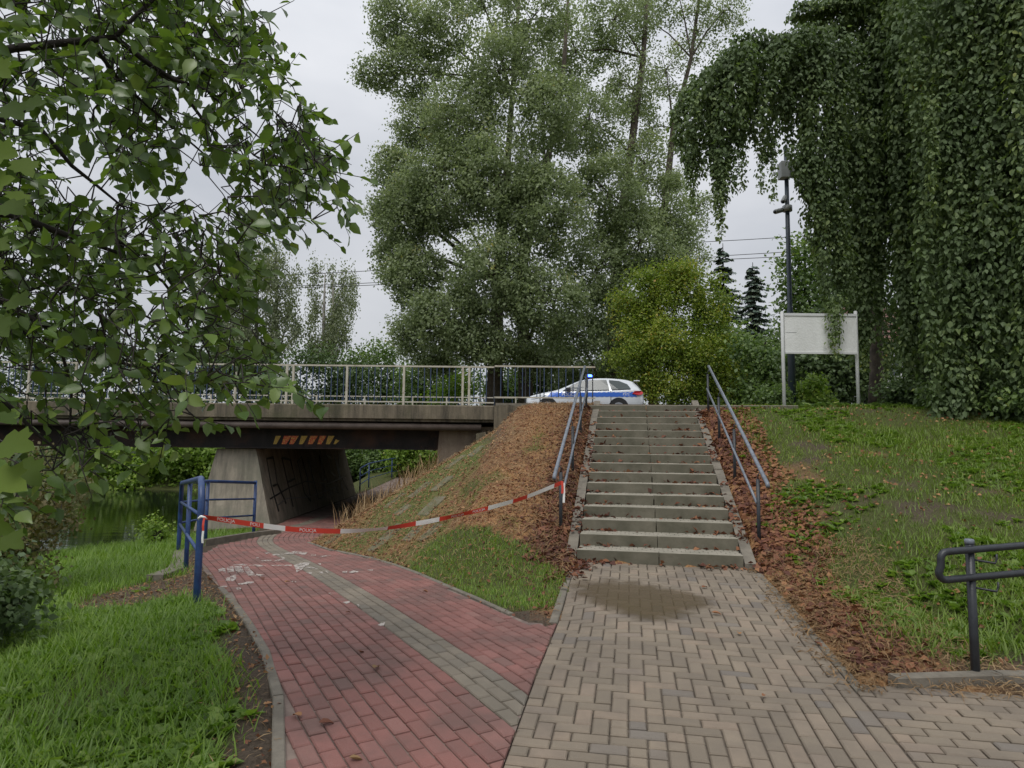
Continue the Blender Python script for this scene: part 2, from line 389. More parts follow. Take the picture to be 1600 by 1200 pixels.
def masks(X, Y):
    u, v = uv(X, Y); dR = X-xr_(Y); dl = xl(Y)-X
    n = fbm(X, Y, .9, 21); n2 = fbm(X, Y, .35, 33)
    left = dl > 0
    grass = np.where(left, sstep(.12, .55, dl+.5*(n-.5)), 0.)
    bare = np.exp(-(((X+4.4)/.9)**2+((Y-8.6)/1.3)**2)); grass = np.where(left, grass*(1-.95*sstep(.35,.7,bare)), grass)
    bank = (dR > 0) & (v < 2.1) & (Y < 40)
    patch = np.clip(sum(np.exp(-(((X-p[0])/.42)**2+((Y-p[1])/.62)**2)) for p in PATCH), 0, 1.1)
    grass = np.where(bank, sstep(.35, .85, patch+.7*(n-.5))+.65*sstep(.41,.57,.5*n2+.5*fbm(X, Y, 1.7, 47))*sstep(.5,1.5,dR)*(1-.7*sstep(-1.2,-.3,v)), grass)
    right = v > 2.1
    near = sstep(2.35, 2.95, v+.9*(n-.5))
    gr = near*(.35+.65*sstep(.34, .56, .6*n2+.45*fbm(X, Y, 2.3, 43)+.10*sstep(0,-3,u)+.02))*sstep(-3.2,-2.3,u-.6*(n-.5))
    gr = np.where(u > 5, gr*.7, gr)
    grass = np.where(right & ~left, gr, grass)
    grass = np.where(Y > 34, .9, grass)
    litter = np.where(bank, (.25+.9*n2+.25*sstep(-1.6,-.2,v))*(.35+.65*sstep(.25,1.0,dR+.6*(n-.5)+.9*sstep(-1.2,0,u))), 0.)
    litter = np.where(right, .95-.62*sstep(2.2,3.6,v)+.7*(n-.5), litter)
    litter = np.where(left, .25*n, litter)
    moss = np.where(bank, sstep(1.2,2.4,dR*0+(-v))*sstep(-8.5,-5.5,v)*(.25+.75*n)*sstep(.3,.9,u+1.0), 0.)
    moss = moss*(1-sstep(-2.3,-1.0,v+1.8*(n-.5)))
    return grass, litter, moss
mg, ml, mm = masks(gx, gy)
V = np.stack([gx, gy, gz], -1).reshape(-1, 3); ny, nx = gx.shape
I = np.arange(nx*ny).reshape(ny, nx)
Q = np.stack([I[:-1,:-1], I[:-1,1:], I[1:,1:], I[1:,:-1]], -1).reshape(-1, 4)
ground = tag(obj_of(np_mesh('ground', V, Q, MT['ground'], {'grass': mg.ravel(), 'litter': ml.ravel(), 'moss': mm.ravel()}, True), 'ground'), kind='structure')
w_ = MB().add([(-90,15,WATER),(-8.3,15,WATER),(-8.3,50,WATER),(-90,50,WATER)], [(0,1,2,3)]).obj('water', MT['water'])
tag(w_, kind='structure')

# ---------------------------------------------------------------- paving
PM = .107
def paver_mesh(name, l, w, mat, h=.05, ch=.008):
    return MB().box((-l/2,-w/2,-h), (l/2,w/2,0), ch).mesh(name, mat, attrs={'rnd': 0.})
def slope_matrix(x, y, ang, dz=0., tilt=(0,0)):
    e = .05; z = float(zpath(x, y)); gxv = float(zpath(x+e, y)-zpath(x-e, y))/(2*e); gyv = float(zpath(x, y+e)-zpath(x, y-e))/(2*e)
    n = Vector((-gxv+tilt[0], -gyv+tilt[1], 1)).normalized(); t = Vector((math.cos(ang), math.sin(ang), 0)); t = (t-n*t.dot(n)).normalized(); s = n.cross(t)
    return Matrix(((t.x,s.x,n.x,x),(t.y,s.y,n.y,y),(t.z,s.z,n.z,z+dz),(0,0,0,1)))
def clip_poly(poly, fn):
    """Sutherland-Hodgman against fn(p)>=0"""
    o = []; n = len(poly)
    for i in range(n):
        a, b = poly[i], poly[(i+1)%n]; fa, fb = fn(a), fn(b)
        if fa >= 0: o.append(a)
        if (fa >= 0) != (fb >= 0):
            t = fa/(fa-fb); o.append((a[0]+(b[0]-a[0])*t, a[1]+(b[1]-a[1])*t))
    return o
def poly_paver(mb, poly, ch=.008, h=.05, dz=0.):
    cx = sum(p[0] for p in poly)/len(poly); cy = sum(p[1] for p in poly)/len(poly); n = len(poly)
    def inn(p, d):
        v = Vector((cx-p[0], cy-p[1])); L = v.length; k = min(d*1.4/max(L, 1e-6), .5); return (p[0]+v.x*k, p[1]+v.y*k)
    Z = [float(zpath(*p))+dz for p in poly]
    V = [(p[0],p[1],z-h) for p, z in zip(poly, Z)]+[(p[0],p[1],z-ch) for p, z in zip(poly, Z)]+[(*inn(p, ch), z) for p, z in zip(poly, Z)]
    mb.add(V, [tuple(range(2*n, 3*n))]+[(i,(i+1)%n,n+(i+1)%n,n+i) for i in range(n)]+[(n+i,n+(i+1)%n,2*n+(i+1)%n,2*n+i) for i in range(n)])
    return 3*n
def lay(parent, items, mats, name, n_solo=300):
    """items: dict(poly, rect=(cx,cy,ang,l,w) or None, kind, dist). nearest 300 in view are objects of their own"""
    vis = []
    for it in items:
        cx, cy = it['c']; px, py = project((cx, cy, float(zpath(cx, cy)))); it['d'] = math.hypot(cx, cy)
        it['vis'] = cy > .5 and -20 < px < 1620 and py < 1225
    order = sorted([i for i in items if i['vis']], key=lambda i: i['d'])
    solo = order[:n_solo]; solo_ids = {id(i) for i in solo}; cache = {}
    for it in solo:
        mat = mats[it['kind']]; dz = random.uniform(-.003, .003)
        if it['rect']:
            cx, cy, ang, l, w = it['rect']; key = (it['kind'], round(l, 3), round(w, 3))
            if key not in cache: cache[key] = paver_mesh(name, l, w, mat)
            o = bpy.data.objects.new(name, cache[key]); COL.objects.link(o); o.parent = parent
            o.matrix_world = slope_matrix(cx, cy, ang+random.uniform(-.008,.008), dz, (random.uniform(-.018,.018), random.uniform(-.018,.018)))
        else:
            mb = MB(); poly_paver(mb, it['poly'], dz=dz); mb.obj(name, mat, parent, attrs={'rnd': 0.})
    for kind, mat in mats.items():
        mb = MB(); r = []
        for it in items:
            if it['kind'] == kind and id(it) not in solo_ids:
                k = poly_paver(mb, it['poly'], dz=random.uniform(-.0015,.0025)); r += [random.random()]*k
        if mb.n:
            me = mb.mesh(name, mat); at = me.attributes.new('rnd', 'FLOAT', 'POINT'); at.data.foreach_set('value', r)
            tag(obj_of(me, name, parent), kind='stuff')
def sheet(name, U0, U1, V0, V1, step, mat, fn, dz, parent=None):
    us = np.arange(U0, U1+1e-6, step); vs = np.arange(V0, V1+1e-6, step); a, b2 = np.meshgrid(us, vs)
    X, Y = fn(a, b2); Z = zpath(X, Y)+dz; V = np.stack([X, Y, Z], -1).reshape(-1,3); ny, nx = a.shape; I = np.arange(nx*ny).reshape(ny, nx)
    return obj_of(np_mesh(name, V, np.stack([I[:-1,:-1], I[:-1,1:], I[1:,1:], I[1:,:-1]], -1).reshape(-1,4), mat), name, parent)
J = .0046; JU = .0085
# grey path: cells on a grid in the stair frame
grey = tag(sheet('paved_path', -9., 0., 0., 2.12, .12, MT['joint'], lambda a, b2: xy(a, b2), -.018), kind='structure')
items = []; done = set(); NV, NU = 20, 84
def zone(i, j):
    v, u = (i+.5)*PM, -(j+.5)*PM; line = -4.6+(v-.95)*.82
    if u < line: return 'B'
    if u < line+.42: return 'C'
    return 'A'
for j in range(NU):
    for i in range(NV):
        if (i, j) in done: continue
        z = zone(i, j); m4 = (i-j)%4
        if z == 'A': p = {0:(i+1,j), 1:(i-1,j), 2:(i,j-1), 3:(i,j+1)}[m4]
        elif z == 'B': p = (i, j+1) if (j+i)%2 == 0 else (i, j-1)
        else: p = (i+1, j) if (i+j)%2 == 0 else (i-1, j)
        ok = 0 <= p[0] < NV and 0 <= p[1] < NU and p not in done and zone(*p) == z
        cells = [(i, j), p] if ok else [(i, j)]
        for c_ in cells: done.add(c_)
        i0, i1 = min(c_[0] for c_ in cells), max(c_[0] for c_ in cells)+1; j0, j1 = min(c_[1] for c_ in cells), max(c_[1] for c_ in cells)+1
        v0, v1, u0, u1 = i0*PM+J, i1*PM-J, -j1*PM+JU, -j0*PM-JU
        poly = [xy(u0, v0), xy(u0, v1), xy(u1, v1), xy(u1, v0)][::1]
        cx, cy = xy((u0+u1)/2, (v0+v1)/2); ang = -SA   # local x = v direction
        items.append(dict(poly=poly, rect=(cx, cy, ang, round(v1-v0, 4), round(u1-u0, 4)), c=(cx, cy), kind='g'))
# branch to the right: running bond
GR2 = []
def fbr(a, b2): return xy(a, b2)
br = sheet('path_branch', -9., -3.45, 2.14, 8.5, .12, MT['joint'], fbr, -.0185, grey)
for r_ in range(0, 50):
    u1 = -3.5-r_*PM; off = (r_%2)*PM
    for k in range(0, 30):
        v0 = 2.14+k*2*PM-off; v1 = v0+2*PM
        if v1 < 2.2: continue
        v0 = max(v0, 2.145); poly = [xy(u1-PM+JU, v0+J), xy(u1-PM+JU, v1-J), xy(u1-JU, v1-J), xy(u1-JU, v0+J)]
        cx, cy = xy(u1-PM/2, (v0+v1)/2)
        items.append(dict(poly=poly, rect=(cx, cy, -SA, round(v1-v0-2*J, 4), round(PM-2*JU, 4)), c=(cx, cy), kind='g'))
lay(grey, items, {'g': MT['grey_paver']}, 'paver')

# red cycle path: rows follow the grey centre strip
CL = np.array([[2.1,.8],[1.25,2.3],[.72,3.25],[.12,4.3],[-.5,5.4],[-1.02,6.4],[-1.72,7.84],[-2.9,10.2],[-4.3,12.7],[-5.2,14.5],[-5.75,16.6],[-5.95,19],[-5.95,24],[-5.95,33],[-5.9,40],[-5.8,60]])
seg = np.linalg.norm(np.diff(CL, axis=0), axis=1); cs = np.concatenate([[0], np.cumsum(seg)])
_ss = np.linspace(0, cs[-1], 1200); _cx = np.interp(_ss, cs, CL[:,0]); _cy = np.interp(_ss, cs, CL[:,1])
_k = np.ones(41)/41; pad = lambda a: np.concatenate([a[0]+(a[1]-a[0])*np.arange(-20,0), a, a[-1]+(a[-1]-a[-2])*np.arange(1,21)])
_cx = np.convolve(pad(_cx), _k, 'valid'); _cy = np.convolve(pad(_cy), _k, 'valid')
_tx = np.gradient(_cx, _ss); _ty = np.gradient(_cy, _ss); _tl = np.hypot(_tx, _ty); _tx /= _tl; _ty /= _tl
def st(s, t):
    x = np.interp(s, _ss, _cx); y = np.interp(s, _ss, _cy); a = np.interp(s, _ss, _tx); b2 = np.interp(s, _ss, _ty)
    return x+b2*t, y-a*t
red = MB()
ys = np.concatenate([np.arange(1.2, 20, .12), np.arange(20, 60, 1.)])
Vr = []; nr = 26
for Y in ys:
    x0, x1 = float(xl(Y)), float(xr_(Y)); 
    if Y < 6.4: x1 = xy(-((SY0-Y)/COSA), 0)[0] if False else SX0+(Y-SY0)*math.tan(SA)-.005
    for k in range(nr): X = x0+(x1-x0)*k/(nr-1); Vr.append((X, Y, float(zpath(X, Y))-.015))
I = np.arange(len(Vr)).reshape(len(ys), nr)
red = tag(obj_of(np_mesh('cycle_path', Vr, np.stack([I[:-1,:-1], I[:-1,1:], I[1:,1:], I[1:,:-1]], -1).reshape(-1,4), MT['joint_light']), 'cycle_path'), kind='structure')
items = []
fj = lambda p: -(uv(p[0], p[1])[1])-.004 if p[1] < 6.6 else 1.
for r_ in range(-26, 24):
    t0, t1 = (r_-.5)*PM+J, (r_+.5)*PM-J; off = (r_%2)*PM
    for k in range(0, int(28/(2*PM))):
        s0 = k*2*PM+off+.0075; s1 = s0+2*PM-.015
        cx, cy = st((s0+s1)/2, (t0+t1)/2); cx, cy = float(cx), float(cy)
        if not (1.5 < cy < 22) or not (xl(cy)+.03 < cx): continue
        if cy > 6.35 and cx > xr_(cy)-.03: continue
        poly = [tuple(map(float, st(s, t))) for s, t in ((s0,t0),(s0,t1),(s1,t1),(s1,t0))][::-1]
        vmax = max(uv(*p)[1] for p in poly); rect = True
        if cy < 6.6 and vmax > -.006:
            poly = clip_poly(poly, lambda p: -uv(p[0], p[1])[1]-.006); rect = False
            if len(poly) < 3: continue
            A = abs(sum(poly[q][0]*poly[(q+1)%len(poly)][1]-poly[(q+1)%len(poly)][0]*poly[q][1] for q in range(len(poly))))/2
            if A < .0012: continue
            cx = sum(p[0] for p in poly)/len(poly); cy = sum(p[1] for p in poly)/len(poly)
        area = sum(poly[q][0]*poly[(q+1)%len(poly)][1]-poly[(q+1)%len(poly)][0]*poly[q][1] for q in range(len(poly)))
        if area < 0: poly = poly[::-1]
        ang = math.atan2(np.interp((s0+s1)/2, _ss, _ty), np.interp((s0+s1)/2, _ss, _tx))
        wd = math.dist(st((s0+s1)/2, t0), st((s0+s1)/2, t1)); ld = math.dist(st(s0, (t0+t1)/2), st(s1, (t0+t1)/2))
        ld = round(ld*100)/100+.0; ld = min(ld, .202)
        items.append(dict(poly=poly, rect=(cx, cy, ang, ld, round(wd, 3)) if rect else None, c=(cx, cy), kind='s' if -1 <= r_ <= 1 else 'r'))
lay(red, items, {'r': MT['red_paver'], 's': MT['strip_paver']}, 'paver')

# kerbs: each stone a child of the path it edges
def kerb_line(parent, pts, w, hgt, L=1.0, z=None, mat=None, down=.2, side=0., jit=.004):
    pts = [np.array(p[:2], float) for p in pts]; d = [0]
    for a, b2 in zip(pts[:-1], pts[1:]): d.append(d[-1]+np.linalg.norm(b2-a))
    P = np.array(pts); s = 0.
    while s < d[-1]-.1:
        e = min(s+L, d[-1]); q = [np.array([np.interp(t, d, P[:,0]), np.interp(t, d, P[:,1])]) for t in (s+.004, e-.004)]
        t = q[1]-q[0]; t /= np.linalg.norm(t); nn = np.array([-t[1], t[0]]); zz = [(z(*p) if z else float(zpath(*p)))+hgt+random.uniform(-jit, jit) for p in q]
        off = nn*side; c_ = .008; V = []
        for p, zt in zip(q, zz):
            for (sx, sz) in ((-w/2,-down),(w/2,-down),(w/2,-c_),(w/2-c_,0),(-w/2+c_,0),(-w/2,-c_)): V.append((*(p+nn*sx+off), zt+sz))
        MB().add(V, [tuple(range(6)), tuple(range(11,5,-1))]+[(i, 6+i, 6+(i+1)%6, (i+1)%6) for i in range(6)]).obj('kerb_stone', mat or MT['kerb'], parent)
        s = e
kerb_line(red, [tuple(p[:2]) for p in RED_L if 1.2 < p[1] < 8.6], .07, .012)
kerb_line(red, [tuple(p[:2]) for p in RED_R if 6.2 < p[1] < 16.6], .06, .012)
kerb_line(grey, [xy(-2.36,-.04), xy(-1.2,-.04), xy(-.1,-.04)], .08, .012)
kerb_line(grey, [xy(-3.65,2.18), xy(-1.5,2.16), xy(-.1,2.13)], .07, .008)
kerb_line(grey, [xy(-3.50,2.42), xy(-3.30,3.0), xy(-3.15,3.9), xy(-3.1,8.4)], .10, .065, .8)

# slabs facing the bank, half buried in moss and litter
def bank_slab(px, py, l, w, rot):
    p = hit(px, py, lambda X, Y: ground_z(X, Y, False)); e = .15; f = lambda X, Y: float(ground_z(X, Y, False))
    n = Vector((-(f(p[0]+e,p[1])-f(p[0]-e,p[1]))/(2*e), -(f(p[0],p[1]+e)-f(p[0],p[1]-e))/(2*e), 1)).normalized()
    t = Vector((math.cos(rot), math.sin(rot), 0)); t = (t-n*t.dot(n)).normalized(); s_ = n.cross(t)
    M = Matrix(((t.x,s_.x,n.x,p[0]),(t.y,s_.y,n.y,p[1]),(t.z,s_.z,n.z,p[2]+random.uniform(-.03,.004)),(0,0,0,1)))
    mb = MB().box((-l/2,-w/2,-.06), (l/2,w/2,.02), .012); o = mb.obj('bank_slab', MT['slab'], ground); o.matrix_world = M
MT['slab'] = mat_plain('bank_slab_stone', (.17,.15,.105), .95, .4, 7, bmp=.8, col2=(.095,.10,.042))
for (px, py) in [(520,845),(562,838),(604,833),(650,828),(548,815),(592,806),(632,800),(676,790),(618,778),(652,768),(692,757),(650,745),(684,731),(714,718),(742,706),(585,852),(640,812),(668,835)]:
    bank_slab(px+random.uniform(-6,6), py+random.uniform(-4,4), random.uniform(.28,.55), random.uniform(.2,.36), random.uniform(-.5,-.2)+.9)

# ---------------------------------------------------------------- stairs
def SP(u, v, z): x, y = xy(u, v); return (x, y, z)
def sbox(mb, u0, u1, v0, v1, z0, z1, ch=0.):
    M = Matrix(((COSA, SINA, 0, SX0), (-SINA, COSA, 0, SY0), (0,0,1,0), (0,0,0,1)))   # local x = v, y = u
    return mb.box((v0,u0,z0), (v1,u1,z1), ch, M)
stairs = empty('stairs', 'worn concrete outdoor stairs climbing the leaf-strewn bank', 'stairs', SP(0,1,0))
def under(par, o):
    o.parent = par; o.matrix_parent_inverse = Matrix.Translation(par.location).inverted(); return o
for i in range(1, NST+2):
    u = (i-1)*ST
    for k, (va, vb) in enumerate(((0,.998),(1.004,2.0))):
        if i == NST+1: va, vb = (-.5,1.0) if k == 0 else (1.006,4.1)
        mb = MB(); dz = random.uniform(-.003,.003)
        sbox(mb, u, u+.08, va+random.uniform(-.006,.006), vb-random.uniform(0,.006), i*SH-.26, i*SH+dz, .007)
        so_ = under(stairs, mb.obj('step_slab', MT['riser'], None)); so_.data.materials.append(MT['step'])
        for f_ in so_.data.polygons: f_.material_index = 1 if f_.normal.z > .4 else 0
    if i <= NST:
        mb = MB()
        for r_ in range(3):
            n = 19; off = (r_%2)*.05
            for k in range(n):
                v0 = max(.005, k*.107-off); v1 = min(1.995, (k+1)*.107-off-.005)
                sbox(mb, u+.083+r_*.112, u+.083+(r_+1)*.112-.005, v0, v1, i*SH-.07, i*SH-.004+random.uniform(-.002,.002), .005)
        under(stairs, mb.obj('tread', MT['step']))
for v0, v1 in ((-.145,-.012), (2.012,2.145)):
    k = 0; u = -.05
    while u < 6.1:
        L = .98; mb = MB(); dv = random.uniform(-.012,.012); dz = random.uniform(-.015,.01)
        z0 = SH/ST*u+.065+dz; z1 = SH/ST*(u+L)+.065+dz; th = .22
        V = [SP(u+.006,v0+dv,z0-th),SP(u+.006,v1+dv,z0-th),SP(u+L-.006,v1+dv,z1-th),SP(u+L-.006,v0+dv,z1-th),SP(u+.006,v0+dv,z0),SP(u+.006,v1+dv,z0),SP(u+L-.006,v1+dv,z1),SP(u+L-.006,v0+dv,z1)]
        MBo = MB().add(V, [(3,2,1,0),(4,5,6,7),(0,1,5,4),(1,2,6,5),(2,3,7,6),(3,0,4,7)])
        under(stairs, MBo.obj('side_slab', MT['kerb'])); u += L

def handrail(vpost, sgn, label, us):
    base = SP(us[0], vpost, 0); t = empty('handrail', label, 'handrail', base, 'steel handrails beside the stairs')
    nose = lambda u: SH/ST*u+.06
    for u in us:
        z = nose(u); under(t, MB().tube([SP(u,vpost,z-.25), SP(u,vpost,z+.80)], .024, 10).obj('post', MT['dark_paint'], None, True))
        under(t, MB().tube([SP(u,vpost,z+.78), SP(u,vpost,z+.855), SP(u,vpost+sgn*.035,z+.895)], .008, 6).obj('bracket', MT['dark_paint'], None, True))
    a, b2 = us[0]-.35, us[-1]+.28
    vv = vpost+sgn*.05
    under(t, MB().tube([SP(a-.03,vv,nose(a)+.845), SP(a,vv,nose(a)+.885), SP((a+b2)/2,vv,nose((a+b2)/2)+.905), SP(b2,vv,nose(b2)+.905)], .026, 12).obj('top_rail', MT['grey_paint'], None, True))
    under(t, MB().tube([SP(us[0],vpost-sgn*.02,nose(us[0])+.50), SP(us[-1],vpost-sgn*.02,nose(us[-1])+.50)], .018, 10).obj('middle_rail', MT['grey_paint'], None, True))
    return t
handrail(-.27, -1, 'grey steel handrail left of the stairs with barrier tape tied to its foot', [.62,2.55,4.35,6.05])
handrail(2.27, 1, 'grey steel handrail on the right side of the stairs', [.50,2.45,4.25,5.95])

# ---------------------------------------------------------------- plateau: pavement and road on top
def strip(name, x0, x1, y0, y1, z, mat, th=.1):
    o = MB().box((x0,y0,z-th), (x1,y1,z)).obj(name, mat); return tag(o, kind='structure')
strip('road', -70, 90, 21.0, 30.5, 2.565, MT['asphalt'])
strip('pavement', BX1+.05, 90, 18.9, 20.8, 2.60, MT['kerb'])

# ---------------------------------------------------------------- bridge
bridge = empty('bridge', 'low concrete road bridge with dark steel girder over river and cycle path', 'bridge', (-8,19,-1))
BL = -46.
def bp(mb, name, mat, parent=bridge, smooth=False): 
    o = mb.obj(name, mat, None, smooth); o.parent = parent
    inv = Matrix.Translation(bridge.location).inverted() if parent is bridge else parent.matrix_world.inverted()
    o.matrix_parent_inverse = Matrix.Translation(bridge.location).inverted(); return o
bp(MB().box((BL,BY0+.5,2.16), (BX1,BY1-.5,2.46)), 'deck', MT['bridge_concrete'])
# edge beams in cast lengths, slightly uneven, with a drip ledge
for (y0, sg) in ((BY0, 1), (BY1, -1)):
    x = BX1
    while x > BL:
        x2 = max(x-4.6, BL); dz = random.uniform(-.008,.008); yo = y0
        prof = [(yo,2.14+dz),(yo,2.50+dz),(yo+sg*.03,2.53+dz),(yo+sg*.55,2.54+dz),(yo+sg*.55,2.10+dz),(yo+sg*.09,2.06+dz),(yo+sg*.09,2.135+dz)]
        bp(MB().prism(prof, 'x', x2+.004, x-.004), 'edge_beam', MT['bridge_concrete']); x = x2
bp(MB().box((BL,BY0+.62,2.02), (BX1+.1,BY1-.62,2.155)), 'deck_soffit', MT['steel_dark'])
bp(MB().tube([(BL,BY0+.16,1.96), (-20,BY0+.16,1.955), (BX1-.35,BY0+.16,1.915)], .095, 12), 'service_pipe', MT['pipe'], bridge, True)
for k in range(6):
    y = BY0+.75+k*2.3
    g = MB().box((BL,y-.02,1.30), (BX1-.6,y+.02,2.02)).box((BL,y-.16,1.27), (BX1-.6,y+.16,1.30)).box((BL,y-.16,2.0), (BX1-.6,y+.16,2.019))
    gd = bp(g, 'girder', MT['steel_dark'])
    if k == 0: girder = gd
# warning stripes on the girder web: each stripe a flat sticker, weathered
MT['stick_y'] = mat_plain('sticker_yellow', (.62,.40,.045), .5, .4, 22, col2=(.28,.17,.03), bmp=0)
MT['stick_r'] = mat_plain('sticker_red', (.50,.075,.02), .5, .5, 22, col2=(.55,.32,.05), bmp=0, thr=(.42,.5))
GYF = BY0+.75-.02
sx = [431,444,456,471,485,500,513,525]; tw = [9,13,12,11,13,11,11,6]
for k, (px, w) in enumerate(zip(sx, tw)):
    a = atY(px, 681, GYF); b2 = atY(px+w*.9, 681, GYF); c2 = atY(px+w*.55-4, 694, GYF); d2 = atY(px-4, 694, GYF)
    if k == 7: a[2] -= .1; b2[2] -= .14
    y0 = GYF-.004
    o = MB().add([(p[0], y0, p[2]) for p in (d2, c2, b2, a)]+[(p[0], y0+.003, p[2]) for p in (d2, c2, b2, a)], [(0,1,2,3),(7,6,5,4),(0,4,5,1),(1,5,6,2),(2,6,7,3),(3,7,4,0)]).obj('warning_sticker', MT['stick_r'] if k in (1,2,4,5) else MT['stick_y'])
    o.parent = girder
# pier: battered, between river and path
PY0, PY1 = 19.55, 31.6
def pier_x(side, y, z):
    t = (z+1.0)/2.25; k = (y-PY0)/(PY1-PY0)
    return (-6.78-.62*t-.30*k) if side > 0 else (-8.95+.42*t-.30*k)
V = []
for y in (PY0, PY1):
    yy = lambda t: y+(.28*t if y == PY0 else -.15*t)
    for z in (-2.6,-1.0,1.25):
        t = max((z+1)/2.25, 0); V += [(pier_x(-1,y,max(z,-1.0)), yy(t), z), (pier_x(1,y,max(z,-1.0)), yy(t), z)]
def subd(V):
    pass
mbp = MB(); nz_, nxx, nyy = 10, 8, 24
zs = [-2.6]+list(np.linspace(-1.0,1.25,nz_))
def ring(z):
    t = max((z+1)/2.25, 0); y0, y1 = PY0+.28*t, PY1-.15*t; zz = max(z, -1.); P = []
    for k in range(nxx): P.append((pier_x(-1,y0,zz)+(pier_x(1,y0,zz)-pier_x(-1,y0,zz))*k/nxx, y0, z))
    for k in range(nyy): yv = y0+(y1-y0)*k/nyy; P.append((pier_x(1,yv,zz), yv, z))
    for k in range(nxx): P.append((pier_x(1,y1,zz)+(pier_x(-1,y1,zz)-pier_x(1,y1,zz))*k/nxx, y1, z))
    for k in range(nyy): yv = y1+(y0-y1)*k/nyy; P.append((pier_x(-1,yv,zz), yv, z))
    return P
rg = [ring(z) for z in zs]; nn_ = len(rg[0]); V = []
for q, r0 in enumerate(rg):
    for p in r0: V.append((p[0]+.012*(random.random()-.5), p[1]+.012*(random.random()-.5), p[2]))
Fp = [(a*nn_+k, a*nn_+(k+1)%nn_, (a+1)*nn_+(k+1)%nn_, (a+1)*nn_+k) for a in range(len(zs)-1) for k in range(nn_)]+[tuple((len(zs)-1)*nn_+k for k in range(nn_))]
pier = bp(MB().add(V, Fp), 'pier', MT['pier_concrete'])
bp(MB().box((-8.35,PY0+.4,1.245), (-7.35,PY0+1.0,1.272)), 'bearing', MT['steel_dark'])
# sprayed writing on the path side of the pier, black strokes a little proud of the concrete
MT['spray'] = mat_plain('black_spray', (.012,.012,.013), .6, .3, 12, bmp=0)
MT['spray_w'] = mat_plain('grey_spray', (.20,.20,.20), .7, .3, 9, bmp=0)
def wallp(y, z):
    k = (y-PY0)/(PY1-PY0); return np.array([pier_x(1, y, z)+.012, y, z])
def stroke(pts, w, mat, name='graffiti'):
    mb = MB(); P = [wallp(*p) for p in pts]; V = []
    for i, p in enumerate(P):
        a = P[max(i-1,0)]; b2 = P[min(i+1,len(P)-1)]; t = b2-a; t = t/np.linalg.norm(t); s_ = np.array([0, t[2], -t[1]])
        V += [tuple(p+s_*w/2), tuple(p-s_*w/2), tuple(p+s_*w/2-np.array([.01,0,0])), tuple(p-s_*w/2-np.array([.01,0,0]))]
    Fc = []
    for i in range(len(P)-1):
        a = 4*i; Fc += [(a,a+1,a+5,a+4),(a+2,a+6,a+7,a+3),(a,a+4,a+6,a+2),(a+1,a+3,a+7,a+5)]
    o = mb.add(V, Fc).obj(name, mat); o.parent = pier
letters = [ # (y0, width, strokes in a unit box)
  (20.4,1.3,[[(.1,0),(0,.5),(.1,1),(.6,1.02)],[(.6,1.02),(.45,.5),(.1,.48)],[(.45,.5),(.75,.1)]]),
  (22.0,1.2,[[(0,0),(0,1)],[(0,1),(.7,.95),(.75,.55),(.05,.5)]]),
  (23.5,1.2,[[(.5,0),(.05,.2),(.1,.9),(.6,1),(.7,.5),(.5,0)]]),
  (25.0,1.1,[[(0,1),(.1,0),(.7,.02)]]),
  (26.3,1.1,[[(0,0),(.35,1),(.7,0)],[(.15,.4),(.55,.4)]]),
  (27.7,1.2,[[(.7,.9),(.1,1),(.15,.55),(.65,.45),(.6,.02),(.02,.05)]]),
  (29.2,1.2,[[(0,0),(.02,1)],[(.7,1),(.05,.5),(.75,0)]])]
for y0, w, sts in letters:
    for s_ in sts: stroke([(y0+p[0]*w, -.6+p[1]*1.55) for p in s_], .08, MT['spray'])
stroke([(20.0,-.2),(22,.0),(24,.1),(27,-.15),(30.5,.0)], .05, MT['spray'])
stroke([(20.6,-.42),(21.6,-.30),(24,-.45),(28,-.35)], .035, MT['spray_w'])
# abutment on the right
bp(MB().prism([(-2.15,.4),(-2.05,1.95),(.4,1.95),(.4,.4)], 'y', BY0+.45, BY1-.4), 'abutment', MT['pale_concrete'])
bp(MB().prism([(-.98,1.0),(-.98,1.74),(-.72,1.80),(-.62,1.0)], 'y', BY0-.12, BY0+.3), 'bearing_block', MT['bridge_concrete'])
bp(MB().prism([(BX1+.01,1.7),(BX1+.01,2.52),(-.1,2.55),(.45,2.46),(.8,2.2),(.9,1.7)], 'y', BY0-.22, BY0+.7), 'wing_wall', MT['bridge_concrete'])

def railing(name, label, x_posts, Y, z0, htop, zlow, xa, xb, bal_step, bal_gap, post_r=.030, doubles=(), group='railings on the bridge', mat_b='bar_paint', thin=False):
    t = empty(name, label, 'railing', (xa, Y, z0), group)
    def put(mb, nm, mt): return under(t, mb.obj(nm, MT[mt], None))
    put(MB().box((xa,Y-.022,htop-.045), (xb,Y+.022,htop)), 'top_rail', 'cream_paint')
    put(MB().box((xa,Y-.015,zlow-.035), (xb,Y+.015,zlow)), 'bottom_rail', 'cream_paint')
    for x in x_posts: put(MB().box((x-post_r,Y-post_r,z0-.02), (x+post_r,Y+post_r,htop-.046)), 'post', 'cream_paint' if not thin else 'dark_paint')
    if bal_step:
        bm = MB().box((-.013,-.007,0), (.013,.007,htop-.046-zlow)).mesh('baluster', MT[mat_b]); x = xa+bal_gap
        while x < xb-.05:
            if all(abs(x-p) > .06 for p in x_posts):
                o = obj_of(bm, 'baluster'); o.location = (x, Y, zlow); under(t, o)
            x += bal_step
    return t
def px_x(px, Y=BY0+.22, py=600): return float(atY(px, py, Y)[0])
RY = BY0+.22
posts = [px_x(p) for p in (45,118,205,290,368,448,458,542,631,723,733)]
railing('bridge_railing', 'cream and blue steel railing along the near edge of the bridge', posts, RY, 2.53, 3.66, 2.64, px_x(-420), px_x(772), .176, .1)
